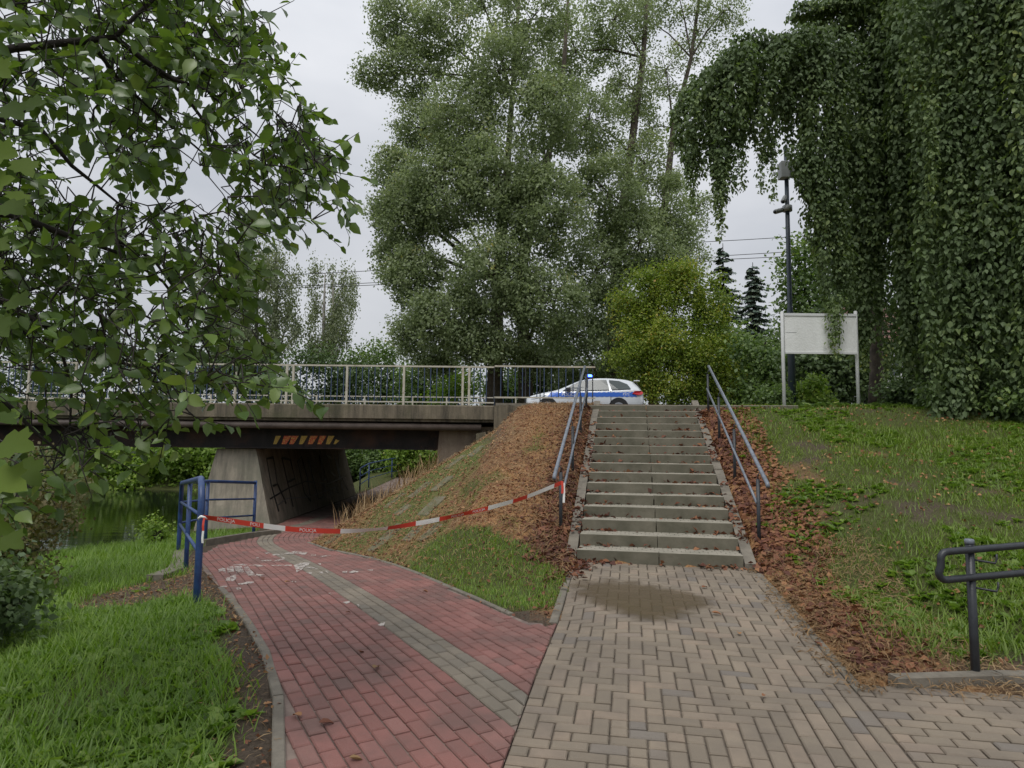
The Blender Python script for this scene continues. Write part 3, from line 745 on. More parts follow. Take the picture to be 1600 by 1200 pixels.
railing('wing_railing', 'thin dark blue railing with cream top rail between bridge and stairs', [px_x(772), px_x(821), px_x(844), px_x(926)], RY, 2.5, 3.69, 2.80, px_x(772)+.01, px_x(930), .205, .18, .014, thin=True)
railing('bridge_railing', 'low cream railing along the far edge of the bridge', [float(atY(p, 616, BY1-.2)[0]) for p in (330,440,495,570,645,698,750,806)], BY1-.2, 2.53, 3.66, 3.10, -30, float(atY(806,616,BY1-.2)[0]), .42, .2)

# ---------------------------------------------------------------- blue guard rails by the underpass
def gnd(px, py): return hit(px, py, lambda X, Y: ground_z(X, Y, False))
t = empty('guard_rail', 'blue tubular guard rail with tape tied to its rounded end beside the river', 'railing', tuple(gnd(308,922)))
A = gnd(308,922); Bp = gnd(291,876); Cc = gnd(279,853); D_ = gnd(321,842); E_ = gnd(396,834)
A[1] = min(A[1], 7.6); 
A = np.array(atY(308,922,7.55)); Bp = np.array(atY(291,876,10.3)); Cc = np.array(atY(279,853,12.8)); D_ = np.array(atY(321,842,14.3)); E_ = np.array(atY(396,834,16.0))
hA, hC, hE = 1.18, 1.16, 1.2
def up(p, h): return (p[0], p[1], p[2]+h)
dirAC = unit((Cc-A)*np.array([1,1,0])); topA = A+np.array([0,0,hA]); topC = Cc+np.array([0,0,hC])
bend = [up(A,-.4), up(A,.2), up(A,hA-.32)]+[tuple(A+dirAC*(.32-.32*math.cos(a))+np.array([0,0,hA-.32+.32*math.sin(a)])) for a in np.linspace(.3,math.pi/2,6)]
top = bend+[tuple(topC-dirAC*.12), up(Cc,hC-.05), up(Cc,.2), up(Cc,-.4)]
under(t, MB().tube(top, .038, 12).obj('hoop', MT['blue_paint'], None, True))
under(t, MB().tube([up(Bp,-.4), (Bp[0],Bp[1],float(topA[2]+(topC[2]-topA[2])*.52))], .034, 10).obj('post', MT['blue_paint'], None, True))
for h in (.40,.80):
    under(t, MB().tube([up(A,h), up(Cc,h)], .022, 8).obj('middle_rail', MT['blue_paint'], None, True))
under(t, MB().tube([up(D_,-.4), up(D_,hE)], .034, 10).obj('post', MT['blue_paint'], None, True))
under(t, MB().tube([up(E_,-.4), up(E_,hE+.02)], .036, 10).obj('post', MT['blue_paint'], None, True))
under(t, MB().tube([up(Cc,hC), up(D_,hE-.02), up(E_,hE-.03)], .034, 10).obj('top_rail', MT['blue_paint'], None, True))
for h in (.42,.80):
    under(t, MB().tube([up(Cc,h), up(D_,h), up(E_,h)], .02, 8).obj('middle_rail', MT['blue_paint'], None, True))
kerb_line(red, [D_[:2]+np.array([.12,-.35]), (D_[:2]+E_[:2])/2+np.array([.1,-.25]), E_[:2]+np.array([.1,-.12]), E_[:2]+np.array([.45,.6])], .10, .10, .9)
kerb_line(red, [Bp[:2]+np.array([-.05,-.8]), Bp[:2]+np.array([-.12,0]), Cc[:2]+np.array([-.05,.2])], .22, .015, .7)
# far guard rail at the other end of the underpass
t = empty('guard_rail', 'blue guard rail at the far mouth of the underpass', 'railing', tuple(atY(562,772,32.5)))
fp = [atY(562,771,33.0), atY(576,760,36.0), atY(612,748,41), atY(660,742,46)]
for p in fp: under(t, MB().tube([up(p,-.2), up(p,1.2)], .035, 8).obj('post', MT['blue_paint'], None, True))
for h in (1.2,.8,.42): under(t, MB().tube([up(p,h) for p in fp], .034 if h > 1 else .022, 8).obj('rail', MT['blue_paint'], None, True))

# ---------------------------------------------------------------- police tape
MT['tape_red'] = mat_plain('tape_red', (.70,.07,.045), .35, .15, 6, bmp=0)
MT['tape_white'] = mat_plain('tape_white', (.86,.85,.82), .35, .08, 6, bmp=0)
def text_mesh(body, size, extr=0.):
    cu = bpy.data.curves.new('txt', 'FONT'); cu.body = body; cu.size = size; cu.align_x = 'CENTER'; cu.align_y = 'CENTER'; cu.extrude = extr
    o = bpy.data.objects.new('txt', cu); COL.objects.link(o); bpy.context.view_layer.update()
    me = bpy.data.meshes.new_from_object(o.evaluated_get(bpy.context.evaluated_depsgraph_get()))
    bpy.data.objects.remove(o); return me
tp = [(317,808),(345,811.5),(400,820),(440,825.5),(480,829),(540,830.5),(600,826.5),(680,813),(760,795),(820,778),(878,754)]
Y0t, Y1t = 7.5, 9.15; TP = np.array([atY(a, b2, Y0t+(Y1t-Y0t)*(a-317)/(878-317)) for a, b2 in tp])
ds = np.concatenate([[0], np.cumsum(np.linalg.norm(np.diff(TP, axis=0), axis=1))])
S_ = np.linspace(0, ds[-1], 300); TC = np.stack([np.interp(S_, ds, TP[:,k]) for k in range(3)], -1)
kk = np.ones(25)/25; TC = np.stack([np.convolve(np.concatenate([np.full(12, TC[0,k]), TC[:,k], np.full(12, TC[-1,k])]), kk, 'valid') for k in range(3)], -1)
TC[0] = TP[0]; TC[-1] = TP[-1]
def tape_pt(s, w):
    f = np.clip(s/ds[-1], 0, 1)*299; i = int(min(f, 298)); p = TC[i]+(TC[i+1]-TC[i])*(f-i); T = TC[min(i+4,299)]-TC[max(i-4,0)]; T = T/np.linalg.norm(T)
    px = 317+561*s/ds[-1]
    tw_ = .15+.75*math.exp(-((px-560)/40)**2)+.5*math.exp(-((px-690)/25)**2)+.3*math.exp(-((px-800)/60)**2)+.4*math.exp(-((px-325)/12)**2)
    upv = np.array([0,0,1.]); sd = np.cross(T, upv); sd /= np.linalg.norm(sd); n_ = upv*math.cos(tw_)+sd*math.sin(tw_)
    return p+n_*w, np.cross(T, n_)
tape = empty('barrier_tape', 'sagging red and white police tape strung across the cycle path', 'barrier tape', tuple(TP[0]))
bounds = [317,372,398,428,446,507,541,578,622,660,710,742,786,812,846,864,878]; WT = .029
b_s = [(b2-317)/561*ds[-1] for b2 in bounds]
isred = [1,1,0,1,1,0,0,1,0,1,1,0,1,0,0,1]
for k in range(len(bounds)-1):
    mb = MB(); n = 12; V = []; r_ = isred[k]
    for q in range(n+1):
        s = b_s[k]+(b_s[k+1]-b_s[k])*q/n
        for w in (-WT, WT): p, nn = tape_pt(s, w); V.append(tuple(p))
    for q in range(n+1):
        s = b_s[k]+(b_s[k+1]-b_s[k])*q/n
        for w in (-WT, WT): p, nn = tape_pt(s, w); V.append(tuple(p-nn*.0012))
    m2 = 2*(n+1); Fc = [(2*q,2*q+2,2*q+3,2*q+1) for q in range(n)]+[(m2+2*q+1,m2+2*q+3,m2+2*q+2,m2+2*q) for q in range(n)]
    under(tape, mb.add(V, Fc).obj('tape_band', MT['tape_red' if r_ else 'tape_white'], None, True))
def tape_text(s_mid, body, size):
    me = text_mesh(body, size); V = []
    for v in me.vertices:
        p, nn = tape_pt(s_mid+v.co.x, v.co.y); 
        if nn[1] > 0: nn = -nn
        V.append(tuple(p+nn*.003))
    for v, c_ in zip(me.vertices, V): v.co = c_
    me.materials.clear(); me.materials.append(MT['tape_white']); under(tape, obj_of(me, 'lettering'))
for px, sz in ((347,.052),(386,.052),(460,.052),(690,.046),(726,.046),(640,.04)): tape_text((px-317)/561*ds[-1], 'POLICJA' if px != 386 else 'POLI', sz)
# knots and loose ends
kn = MB().tube([TP[0]+np.array([-.042,.0,-.03]), TP[0]+np.array([-.03,-.035,-.01]), TP[0]+np.array([0,-.046,.012]), TP[0]+np.array([.035,-.03,.0]), TP[0]+np.array([.045,.0,-.02])], [.006,.012,.016,.012,.006], 6)
under(tape, kn.obj('knot', MT['tape_white'], None, True))
def tail(p0, pts, mat):
    V = []; 
    for q in pts: V += [(p0[0]+q[0]-.014, p0[1]+q[1], p0[2]+q[2]), (p0[0]+q[0]+.014, p0[1]+q[1]-.012, p0[2]+q[2])]
    n = len(pts); V += [(a, b2+.002, c2) for a, b2, c2 in V]; k = 2*n
    under(tape, MB().add(V, [(2*i,2*i+1,2*i+3,2*i+2) for i in range(n-1)]+[(k+2*i+2,k+2*i+3,k+2*i+1,k+2*i) for i in range(n-1)]).obj('loose_end', MT[mat]))
tail(TP[0], [(.035,-.04,0),(.03,-.05,-.08),(.035,-.05,-.14)], 'tape_red'); tail(TP[0], [(.035,-.05,-.14),(.03,-.05,-.22),(.035,-.05,-.27)], 'tape_white')
tail(TP[-1], [(.0,-.04,.02),(.005,-.05,-.09),(.0,-.05,-.14)], 'tape_red'); tail(TP[-1], [(.02,-.04,.0),(.025,-.05,-.12),(.02,-.05,-.26)], 'tape_white')

# ---------------------------------------------------------------- worn bicycle symbol painted on the red pavers
MT['mark'] = mat_plain('road_paint_white', (.58,.52,.47), .8, .35, 30, bmp=0)
_nt = MT['mark'].node_tree; _b = _nt.nodes['Principled BSDF']; _nt.links.new(ramp_node(_nt, noise_node(_nt, 14, 6, .75, gpos(_nt)), [(.45,(0,0,0)),(.53,(1,1,1))]), _b.inputs['Alpha'])
def paint(px_poly, parent):
    P = [hit(a, b2) for a, b2 in px_poly]; n = len(P)
    V = [(p[0],p[1],float(zpath(p[0],p[1]))+.0065) for p in P]+[(p[0],p[1],float(zpath(p[0],p[1]))+.002) for p in P]
    a2 = sum(V[i][0]*V[(i+1)%n][1]-V[(i+1)%n][0]*V[i][1] for i in range(n)); idx = tuple(range(n)) if a2 > 0 else tuple(range(n-1,-1,-1))
    parent.add(V, [idx]+[(i,(i+1)%n,n+(i+1)%n,n+i) for i in range(n)])
def quad_marks(lst, label):
    mb = MB()
    for q in lst: paint([(300+a/5, 820+b2/5) for a, b2 in q], mb)
    o = mb.obj('road_marking', MT['mark']); tag(o, label, 'road marking', 'worn symbols on the cycle path'); return o
quad_marks([[(205,350),(240,340),(262,345),(262,378),(240,360),(205,372)],[(270,335),(322,325),(330,370),(278,378)],[(330,330),(385,322),(408,372),(345,376)],[(300,318),(400,308),(440,318),(380,322)],
  [(408,332),(438,326),(472,370),(500,402),(440,398),(415,365)],[(445,320),(500,314),(580,322),(520,327)],[(272,415),(295,412),(300,440),(262,440)],[(298,405),(345,390),(345,425),(312,448),(300,425)],
  [(500,385),(560,395),(540,404),(505,400)],[(355,465),(420,450),(488,446),(470,462),(370,472)],[(218,488),(270,476),(275,486),(225,495)],[(345,495),(365,490),(362,512),(345,505)],[(370,492),(384,500),(372,518)]],
  'large worn white symbol painted on the red pavers nearest the blue railing')
quad_marks([[(570,222),(600,215),(610,225),(580,232)],[(615,236),(690,228),(720,232),(640,242)],[(720,225),(800,208),(905,218),(880,238),(820,225),(740,232)],[(498,258),(520,256),(520,266),(500,264)],
  [(690,250),(722,258),(724,270),(690,282),(640,284),(690,272),(708,264)],[(540,280),(620,278),(620,284),(548,286)],[(930,236),(970,234),(968,242),(932,242)],[(1000,246),(1085,240),(1080,246),(1010,252)],[(610,318),(780,316),(780,321),(612,322)]],
  'thin worn white bicycle outline painted across the grey strip')
quad_marks([[(795,320),(850,300),(925,292),(910,318),(880,330),(850,360),(815,374),(810,345)],[(880,335),(930,330),(990,348),(920,342)],[(895,375),(938,375),(935,388),(900,384)],[(985,305),(1008,306),(1005,316),(985,312)],[(990,372),(1020,370),(1030,386),(1000,384)],[(1040,362),(1072,368),(1060,380)],
  [(1172,370),(1215,362),(1210,378),(1180,378)],[(1225,372),(1255,360),(1308,366),(1300,372),(1240,380)],[(1370,355),(1415,352),(1415,358),(1375,360)],[(776,448),(790,440),(786,456)],[(802,446),(818,440),(808,456)]],
  'scattered white paint remains right of the grey strip')
quad_marks([[(1065,540),(1100,528),(1105,545),(1082,552),(1090,540)],[(1175,608),(1235,600),(1230,612),(1200,622),(1190,612)],[(1285,620),(1310,632),(1300,642)],[(1450,785),(1490,770),(1508,768),(1498,792),(1470,795)]], 'small white paint flecks along the grey paver strip')

# wet patch at the foot of the stairs
m, nt, b = new_mat('wet_film'); P = gpos(nt)
b.inputs['Base Color'].default_value = (.13,.095,.058,1); b.inputs['Roughness'].default_value = .12
b.inputs['IOR'].default_value = 1.33
e_ = attr(nt, 'edge'); a_ = ramp_node(nt, math_n(nt, 'ADD', e_, math_n(nt, 'MULTIPLY', math_n(nt, 'SUBTRACT', noise_node(nt, 6, 4, .6, P), .5), .7)), [(.02,(0,0,0)),(.34,(.60,.60,.60))])
nt.links.new(a_, b.inputs['Alpha']); MT['wet'] = m
pp = [(888,915),(905,905),(950,905),(1000,909),(1060,920),(1112,932),(1116,945),(1090,958),(1060,972),(1020,976),(985,968),(940,950),(905,940),(890,928)]
C0 = hit(995,938); ringp = [hit(*p) for p in pp]; V = []; ed = []
for k in range(6):
    f = k/5
    for p in ringp: q = C0+(p-C0)*f*1.06; V.append((q[0], q[1], float(zpath(q[0], q[1]))+.0045)); ed.append(1-f)
n = len(ringp); Fc = [(a*n+i, a*n+(i+1)%n, (a+1)*n+(i+1)%n, (a+1)*n+i) for a in range(5) for i in range(n)]
pud = obj_of(np_mesh('puddle', V, np.array(Fc)[:,::-1], MT['wet'], {'edge': ed}), 'puddle'); tag(pud, kind='structure')

# ---------------------------------------------------------------- sign board, camera mast, right handrail
sy = 14.5
MT['board'] = mat_concrete('weathered_board', (.74,.75,.73), (.60,.61,.58), (.66,.665,.63), 1.2)
sb = empty('sign_board', 'blank white sign board on two posts above the grass', 'sign', tuple(atY(1226,655,sy)))
pl, pr = atY(1226,655,sy), atY(1342,645,sy+.1)
zt = float(atY(1222,487,sy)[2])
for p, zz in ((pl, zt), (pr, zt+.05)): under(sb, MB().tube([(p[0],p[1],p[2]-.4), (p[0],p[1],zz-.01), (p[0],p[1],zz)], [.037,.037,.03], 12).obj('post', MT['white_paint'], None, True))
zb_ = float(atY(1225,552,sy)[2])
under(sb, MB().box((pl[0]+.045,sy-.012,zb_+.03), (pr[0]-.045,sy+.02,zt-.09)).obj('panel', MT['board']))
under(sb, MB().box((pl[0]+.04,sy-.03,zt-.09), (pr[0]-.04,sy+.035,zt-.035)).obj('frame_rail', MT['white_paint']))
under(sb, MB().box((pl[0]+.04,sy-.03,zb_-.01), (pr[0]-.04,sy+.035,zb_+.03)).obj('frame_rail', MT['white_paint']))
under(sb, MB().box((pl[0]+.06,sy-.0145,zb_+.45), (pl[0]+.30,sy-.0125,zb_+.455)).obj('crack', MT['dark_paint']))
my = 17.0; mb0 = atY(1238,622,my)
MT['mast'] = mat_plain('mast_paint', (.055,.075,.10), .45, .25, 5, bmp=.05); MT['cambox'] = mat_plain('camera_housing', (.36,.38,.38), .45, .15, 6, bmp=.05); MT['glass_dark'] = mat_plain('lens_glass', (.01,.01,.012), .08, .1, 4, bmp=0)
mast = empty('camera_mast', 'tall dark blue steel mast with surveillance cameras behind the sign', 'camera mast', tuple(mb0))
zt_ = float(atY(1231,228,my)[2])
def mp_(px, py): return atY(px, py, my)
mx_ = lambda z: mb0[0]
under(mast, MB().tube([(mb0[0],my,mb0[2]-.4), (mb0[0],my,float(mp_(1236,490)[2])), (mb0[0],my,float(mp_(1236,480)[2])), (mb0[0],my,zt_)], [.09,.085,.06,.05], 14).obj('pole', MT['mast'], None, True))
for px0, px1, py0, py1, dy in ((1217,1229,255,280,-.02),(1234,1247,252,276,.0)):
    a = mp_(px0, py1); b2 = mp_(px1, py0); under(mast, MB().box((a[0],my-.16+dy,a[2]), (b2[0],my+.10+dy,b2[2]), .02).obj('equipment_box', MT['cambox']))
zc = float(mp_(1230,326)[2]); under(mast, MB().tube([(mb0[0],my,zc-.07), (mb0[0],my,zc+.07)], .12, 14).obj('clamp', MT['cambox'], None, True))
def camera_unit(px, py, px2, py2):
    a, b2 = mp_(px, py), mp_(px2, py2); a[1] -= .1; d = unit(b2-a); 
    c_ = under(mast, MB().tube([a-d*.02, a, b2, b2+d*.01], [.05,.062,.062,.05], 10).obj('camera_housing', MT['cambox'], None, True))
    ln = MB().tube([a-d*.035, a-d*.021], .042, 10).obj('lens', MT['glass_dark'], None, True); ln.parent = c_
    under(mast, MB().tube([b2, (mb0[0],my,b2[2]-.02)], .022, 8).obj('camera_arm', MT['cambox'], None, True))
camera_unit(1209,333,1222,328); camera_unit(1221,317,1227,308)

hr = empty('handrail', 'dark grey rounded tubular handrail in the grass at the right edge', 'handrail', tuple(hit(1525,1062)))
pb = hit(1525,1062); Yp = pb[1]; dz_top = float(atY(1520,842,Yp)[2])
under(hr, MB().tube([(pb[0],pb[1],pb[2]-.3), (pb[0],pb[1],dz_top-.035)], .029, 12).obj('post', MT['dark_paint'], None, True))
under(hr, MB().tube([(pb[0],pb[1],dz_top-.036), (pb[0],pb[1],dz_top-.006), (pb[0],pb[1],dz_top)], [.032,.032,.024], 12).obj('post_cap', MT['grey_paint'], None, True))
yr_ = Yp-.06
def hp(px, py, dx=0): return np.array(atY(px, py, yr_+dx))
a, b2 = hp(1480,862), hp(1600,852,.1); ex = unit((b2-a)*np.array([1,1,0])); sl_ = (b2[2]-a[2])/np.linalg.norm((b2-a)[:2])
L_ = 3.2; far_t = a+ex*L_+np.array([0,0,sl_*L_]); c_ = hp(1478,906); zl_ = c_[2]; far_l = c_+ex*L_+np.array([0,0,sl_*L_])
xl0 = hp(1457,885); r0 = (a[2]-zl_)/2; mid = np.array([a[0], a[1], (a[2]+zl_)/2]); rb = .055
loop = [far_t, a]+[a+np.array([0,0,-rb])+rb*(-ex*math.sin(t)+np.array([0,0,math.cos(t)])) for t in np.linspace(.3,math.pi/2,5)]+[a-ex*rb+np.array([0,0,-(a[2]-zl_)/2])]+[c_+np.array([0,0,rb])+rb*(-ex*math.cos(t)-np.array([0,0,math.sin(t)])) for t in np.linspace(0,math.pi/2-.3,5)]+[c_, far_l]
under(hr, MB().tube(loop, .0255, 12).obj('rail_loop', MT['dark_paint'], None, True))
for zz in (0, 1):
    s0 = (pb[0]+.02, pb[1]-.02, (a[2] if not zz else zl_)-.065+.004); p1 = np.array(s0)+np.array([.13,-.02,-.02]); p2 = p1+np.array([.012,0,.03]); p3 = p2+np.array([0,0,.035+.0])
    under(hr, MB().tube([s0, p1, p2, p3], .008, 6).obj('bracket', MT['dark_paint'], None, True))
p2b = pb+ex*2.4; under(hr, MB().tube([(p2b[0],p2b[1],pb[2]-.3), (p2b[0],p2b[1],dz_top+sl_*2.4-.0)], .029, 12).obj('post', MT['dark_paint'], None, True))

# ---------------------------------------------------------------- police car
MT['car_white'] = (lambda: (lambda m, nt, b: (setattr(b.inputs['Base Color'], 'default_value', (.62,.645,.67,1)), setattr(b.inputs['Roughness'], 'default_value', .25), setattr(b.inputs['Coat Weight'], 'default_value', .6), setattr(b.inputs['Metallic'], 'default_value', .15), m)[-1])(*new_mat('silver_paint')))()
MT['car_blue'] = mat_plain('blue_film', (.03,.13,.55), .35, .1, 2, bmp=0); MT['car_glass'] = mat_plain('car_glass', (.07,.085,.085), .12, .1, 2, bmp=0, spec=.35)
MT['tyre'] = mat_plain('tyre_rubber', (.02,.02,.02), .8, .2, 9); MT['rim'] = mat_plain('wheel_rim', (.35,.36,.38), .35, .1, 9, metal=.8, bmp=0)
MT['tail'] = mat_plain('tail_lamp', (.55,.02,.03), .15, .3, 9, bmp=0); MT['trim'] = mat_plain('black_trim', (.02,.02,.022), .4, .2, 9, bmp=0)
MT['letters'] = mat_plain('white_film', (.75,.77,.8), .4, .05, 2, bmp=0)
m, nt, b = new_mat('blue_beacon'); b.inputs['Base Color'].default_value = (.02,.06,.7,1); b.inputs['Emission Color'].default_value = (.05,.12,1,1); b.inputs['Emission Strength'].default_value = 9; MT['beacon'] = m
m, nt, b = new_mat('head_lamp'); b.inputs['Base Color'].default_value = (.55,.58,.6,1); b.inputs['Roughness'].default_value = .08; MT['headlamp'] = m
CARY = 26.6; car = empty('police_car', 'silver and blue police estate car with flashing blue beacon on the road', 'car', (0,0,0))
# stations along the length: x, half width low, half width belt, z sill, z belt, z roof edge, z top, half width roof
stn = [(0.00,.55,.55,.42,.60,.64,.66,.50),(.12,.78,.74,.26,.66,.70,.72,.66),(.35,.86,.82,.20,.73,.78,.81,.72),(.75,.89,.86,.20,.80,.86,.90,.76),(1.15,.89,.87,.20,.86,.93,.965,.76),
 (1.45,.89,.875,.20,.895,1.04,1.09,.70),(1.75,.89,.88,.20,.91,1.18,1.235,.64),(2.05,.89,.88,.20,.92,1.30,1.365,.60),(2.35,.89,.88,.20,.925,1.375,1.44,.585),(2.75,.89,.88,.20,.935,1.41,1.478,.58),
 (3.15,.89,.88,.20,.95,1.41,1.478,.58),(3.55,.89,.875,.20,.97,1.385,1.455,.57),(3.90,.88,.865,.20,1.00,1.335,1.415,.55),(4.15,.87,.85,.22,1.03,1.25,1.35,.53),(4.32,.85,.82,.26,.99,1.06,1.12,.60),(4.44,.82,.78,.32,.88,.93,.96,.62),(4.50,.72,.68,.38,.66,.70,.72,.55)]
def car_sec(s):
    x, wl, wb, zs, zb2, zr2, zt2, wr = s
    half = [(wl*.92,zs),(wl,zs+.14),(wl*1.01,(zs+zb2)/2+.04),(wb*1.0,zb2-.06),(wb*.965,zb2),(wr*1.02+.012,zr2),(wr*.93,(zr2+zt2)/2+.012),(wr*.55,zt2-.008),(0,zt2)]
    return [(x,-a,z) for a, z in half]+[(x,a,z) for a, z in half[-2::-1]]
secs = [car_sec(s) for s in stn]; npt = len(secs[0]); mb = MB(); V = [p for s in secs for p in s]
Fc = [(a*npt+k, a*npt+k+1, (a+1)*npt+k+1, (a+1)*npt+k) for a in range(len(secs)-1) for k in range(npt-1)]
Fc += [tuple(range(npt-1,-1,-1)), tuple((len(secs)-1)*npt+k for k in range(npt))]+[(a*npt, (a+1)*npt, (a+1)*npt+npt-1, a*npt+npt-1) for a in range(len(secs)-1)]
cp = lambda mb, nm, mt, sm=True, par=None: (lambda o: (setattr(o, 'parent', par or car), o)[1])(mb.obj(nm, MT[mt], None, sm))
body = cp(mb.add(V, Fc), 'body', 'car_white'); ss_ = body.modifiers.new('subsurf', 'SUBSURF'); ss_.levels = 2; ss_.render_levels = 2
def side_y(x, z):
    xs = [s[0] for s in stn]; k = min(max(np.searchsorted(xs, x)-1, 0), len(stn)-2); f = (x-xs[k])/(xs[k+1]-xs[k])
    def w(s):
        x_, wl, wb, zs, zb2, zr2, zt2, wr = s; zz = [zs, zs+.14, (zs+zb2)/2+.04, zb2-.06, zb2, zr2]; ww = [wl*.92, wl, wl*1.01, wb, wb*.965, wr*1.02+.012]; return np.interp(z, zz, ww)
    return w(stn[k])*(1-f)+w(stn[k+1])*f
def side_patch(poly, nm, mt, off=.012, th=.004, sgn=-1, par=None, nsub=3):
    # polygon in (x,z) laid on the flank
    pts = []
    for i, p in enumerate(poly):
        q = poly[(i+1)%len(poly)]
        for k in range(nsub): f = k/nsub; pts.append((p[0]+(q[0]-p[0])*f, p[1]+(q[1]-p[1])*f))
    n = len(pts); V = [(x, sgn*(side_y(x, z)+off), z) for x, z in pts]+[(x, sgn*(side_y(x, z)+off-th-.02), z) for x, z in pts]
    return cp(MB().add(V, [tuple(range(n)), tuple(range(2*n-1,n-1,-1))]+[(i,n+i,n+(i+1)%n,(i+1)%n) for i in range(n)]), nm, mt, False, par)
for sg in (-1, 1):
    side_patch([(1.42,.945),(2.28,.955),(2.28,1.355),(2.12,1.32),(1.75,1.15)], 'side_window', 'car_glass', .045, sgn=sg)
    side_patch([(2.36,.96),(3.18,.985),(3.08,1.375),(2.36,1.37)], 'side_window', 'car_glass', .045, sgn=sg)
    side_patch([(3.27,.99),(3.98,1.03),(3.86,1.21),(3.55,1.34),(3.17,1.37)], 'side_window', 'car_glass', .045, sgn=sg)
    side_patch([(4.02,.84),(4.12,.94),(4.38,.955),(4.44,.88),(4.38,.80),(4.22,.79)], 'tail_light', 'tail', .05, sgn=sg)
    side_patch([(.22,.62),(.30,.72),(.72,.80),(.80,.77),(.55,.66)], 'headlight', 'headlamp', .016, sgn=sg)
    jag = lambda x0, x1, z, amp, n: [(x0+(x1-x0)*k/n, z+(amp if k%2 else -amp*.3)*random.uniform(.3,1.3)) for k in range(n+1)]
    top_ = jag(.95,4.12,.865,.022,36); bot_ = jag(4.20,.85,.70,.02,36)
    P_ = [(x, z+.02*(x-1)/3) for x, z in top_]+[(x, z+.02*(x-1)/3) for x, z in bot_]
    side_patch(P_, 'blue_stripe', 'car_blue', .010, sgn=sg, nsub=1)
    for xb_ in (2.315, 3.23): side_patch([(xb_-.012,.32),(xb_+.012,.32),(xb_+.012,.93),(xb_-.012,.93)], 'door_gap', 'trim', .0095, sgn=sg)
    o = cp(MB().box((1.55,-.09,.93),(1.72,.09,1.05),.03), 'wing_mirror', 'trim', False); o.location = (0,sg*.98,0)
    for xw in (.86, 3.52):
        w_o = cp(MB().tube([(xw,sg*.70,.32),(xw,sg*.885,.32)], .315, 24), 'wheel', 'tyre', False)
        rim = MB().tube([(xw,sg*.86,.32),(xw,sg*.895,.32)], .215, 20); cp(rim, 'rim', 'rim', False, w_o)
        ar = [(xw+.37*math.cos(a), max(.20,.32+.37*math.sin(a))) for a in np.linspace(0,math.pi,16)]; side_patch(ar, 'wheel_arch', 'trim', .008, sgn=sg, nsub=1)
        cp(MB().tube([(xw,sg*.88,.32),(xw,sg*.915,.32)], .318, 24), 'tyre', 'tyre', False, w_o)
        cp(MB().tube([(xw,sg*.90,.32),(xw,sg*.922,.32)], .20, 10), 'hub', 'rim', False, w_o)
cp(MB().add([(1.40,-.60,1.06),(1.40,.60,1.06),(2.14,.50,1.405),(2.14,-.50,1.405),(1.40,-.60,1.03),(1.40,.60,1.03),(2.14,.50,1.38),(2.14,-.50,1.38)],[(0,1,2,3),(7,6,5,4),(0,4,5,1),(1,5,6,2),(2,6,7,3),(3,7,4,0)]), 'windscreen', 'car_glass', False)
cp(MB().box((4.12,-.58,1.34),(4.34,.58,1.375),.012), 'spoiler', 'car_white', False)
cp(MB().add([(4.21,-.52,1.30),(4.21,.52,1.30),(4.39,.60,1.03),(4.39,-.60,1.03),(4.18,-.52,1.30),(4.18,.52,1.30),(4.36,.60,1.03),(4.36,-.60,1.03)],[(3,2,1,0),(4,5,6,7),(0,1,5,4),(1,2,6,5),(2,3,7,6),(3,0,4,7)]), 'rear_window', 'trim', False)
bar = cp(MB().box((2.30,-.52,1.475),(2.58,.52,1.505),.01), 'light_bar', 'trim', False)
for sg in (-1, 1): cp(MB().tube([(2.44,sg*.40,1.505),(2.44,sg*.40,1.56),(2.44,sg*.40,1.60)], [.13,.125,.09], 14), 'blue_beacon', 'beacon', True, bar)
def car_text(body_, x, z, size, sgn=-1, mt='letters'):
    me = text_mesh(body_, size)
    for v in me.vertices: xx, zz = x+v.co.x, z+v.co.y; v.co = (xx, sgn*(side_y(xx, zz)+.0145), zz)
    me.materials.clear(); me.materials.append(MT[mt]); o = obj_of(me, 'lettering', car)
car_text('POLICJA', 1.70, .79, .17); car_text('P372', 3.80, .81, .125)
fx0 = float(atY(822,625,CARY)[0]); car.location = (fx0, CARY, 2.565); car.rotation_euler = (0,0,math.radians(-4)); car.scale = (1,1,1)

# ---------------------------------------------------------------- overhead cables, far house
def cable(p, label):
    P = [atY(*q) for q in p]; pts = []
    for a, b2 in zip(P[:-1], P[1:]):
        for k in range(12): f = k/12; q = a+(b2-a)*f; q = q-np.array([0,0,.35*4*f*(1-f)]); pts.append(tuple(q))
    o = MB().tube(pts, .03, 5).obj('overhead_cable', MT['trim']); tag(o, label, 'cable', 'power lines above the trees')
cable([(-200,436,62),(460,429,62),(1100,378,60),(1800,318,58)], 'topmost thin dark overhead cable crossing the sky')
cable([(-200,454,62),(460,447,62),(1140,399,60),(1800,338,58)], 'middle thin dark overhead cable crossing the sky')
cable([(-200,458,62),(460,450,62),(1140,405,60),(1800,352,58)], 'lowest thin dark overhead cable crossing the sky')
MT['render_wall'] = mat_plain('white_render', (.72,.71,.74), .8, .1, 1, bmp=.1); MT['roof_tile'] = mat_plain('grey_roof', (.20,.10,.08), .8, .3, 3); MT['pane'] = mat_plain('window_glass', (.06,.07,.09), .08, .1, 1, bmp=0)
hs = empty('house', 'white rendered house glimpsed through the trees behind the sign', 'house', (27,46,2.4))
hx0, hx1, hy = 23.0, 33.0, 44.0
for nm, mb, mt in (('wall', MB().box((hx0,hy,2.3),(hx1,hy+9,8.2)), 'render_wall'), ('roof', MB().prism([(hy-.5,8.2),(hy+4.5,11.6),(hy+9.5,8.2)],'x',hx0-.5,hx1+.5), 'roof_tile')): under(hs, mb.obj(nm, MT[mt]))
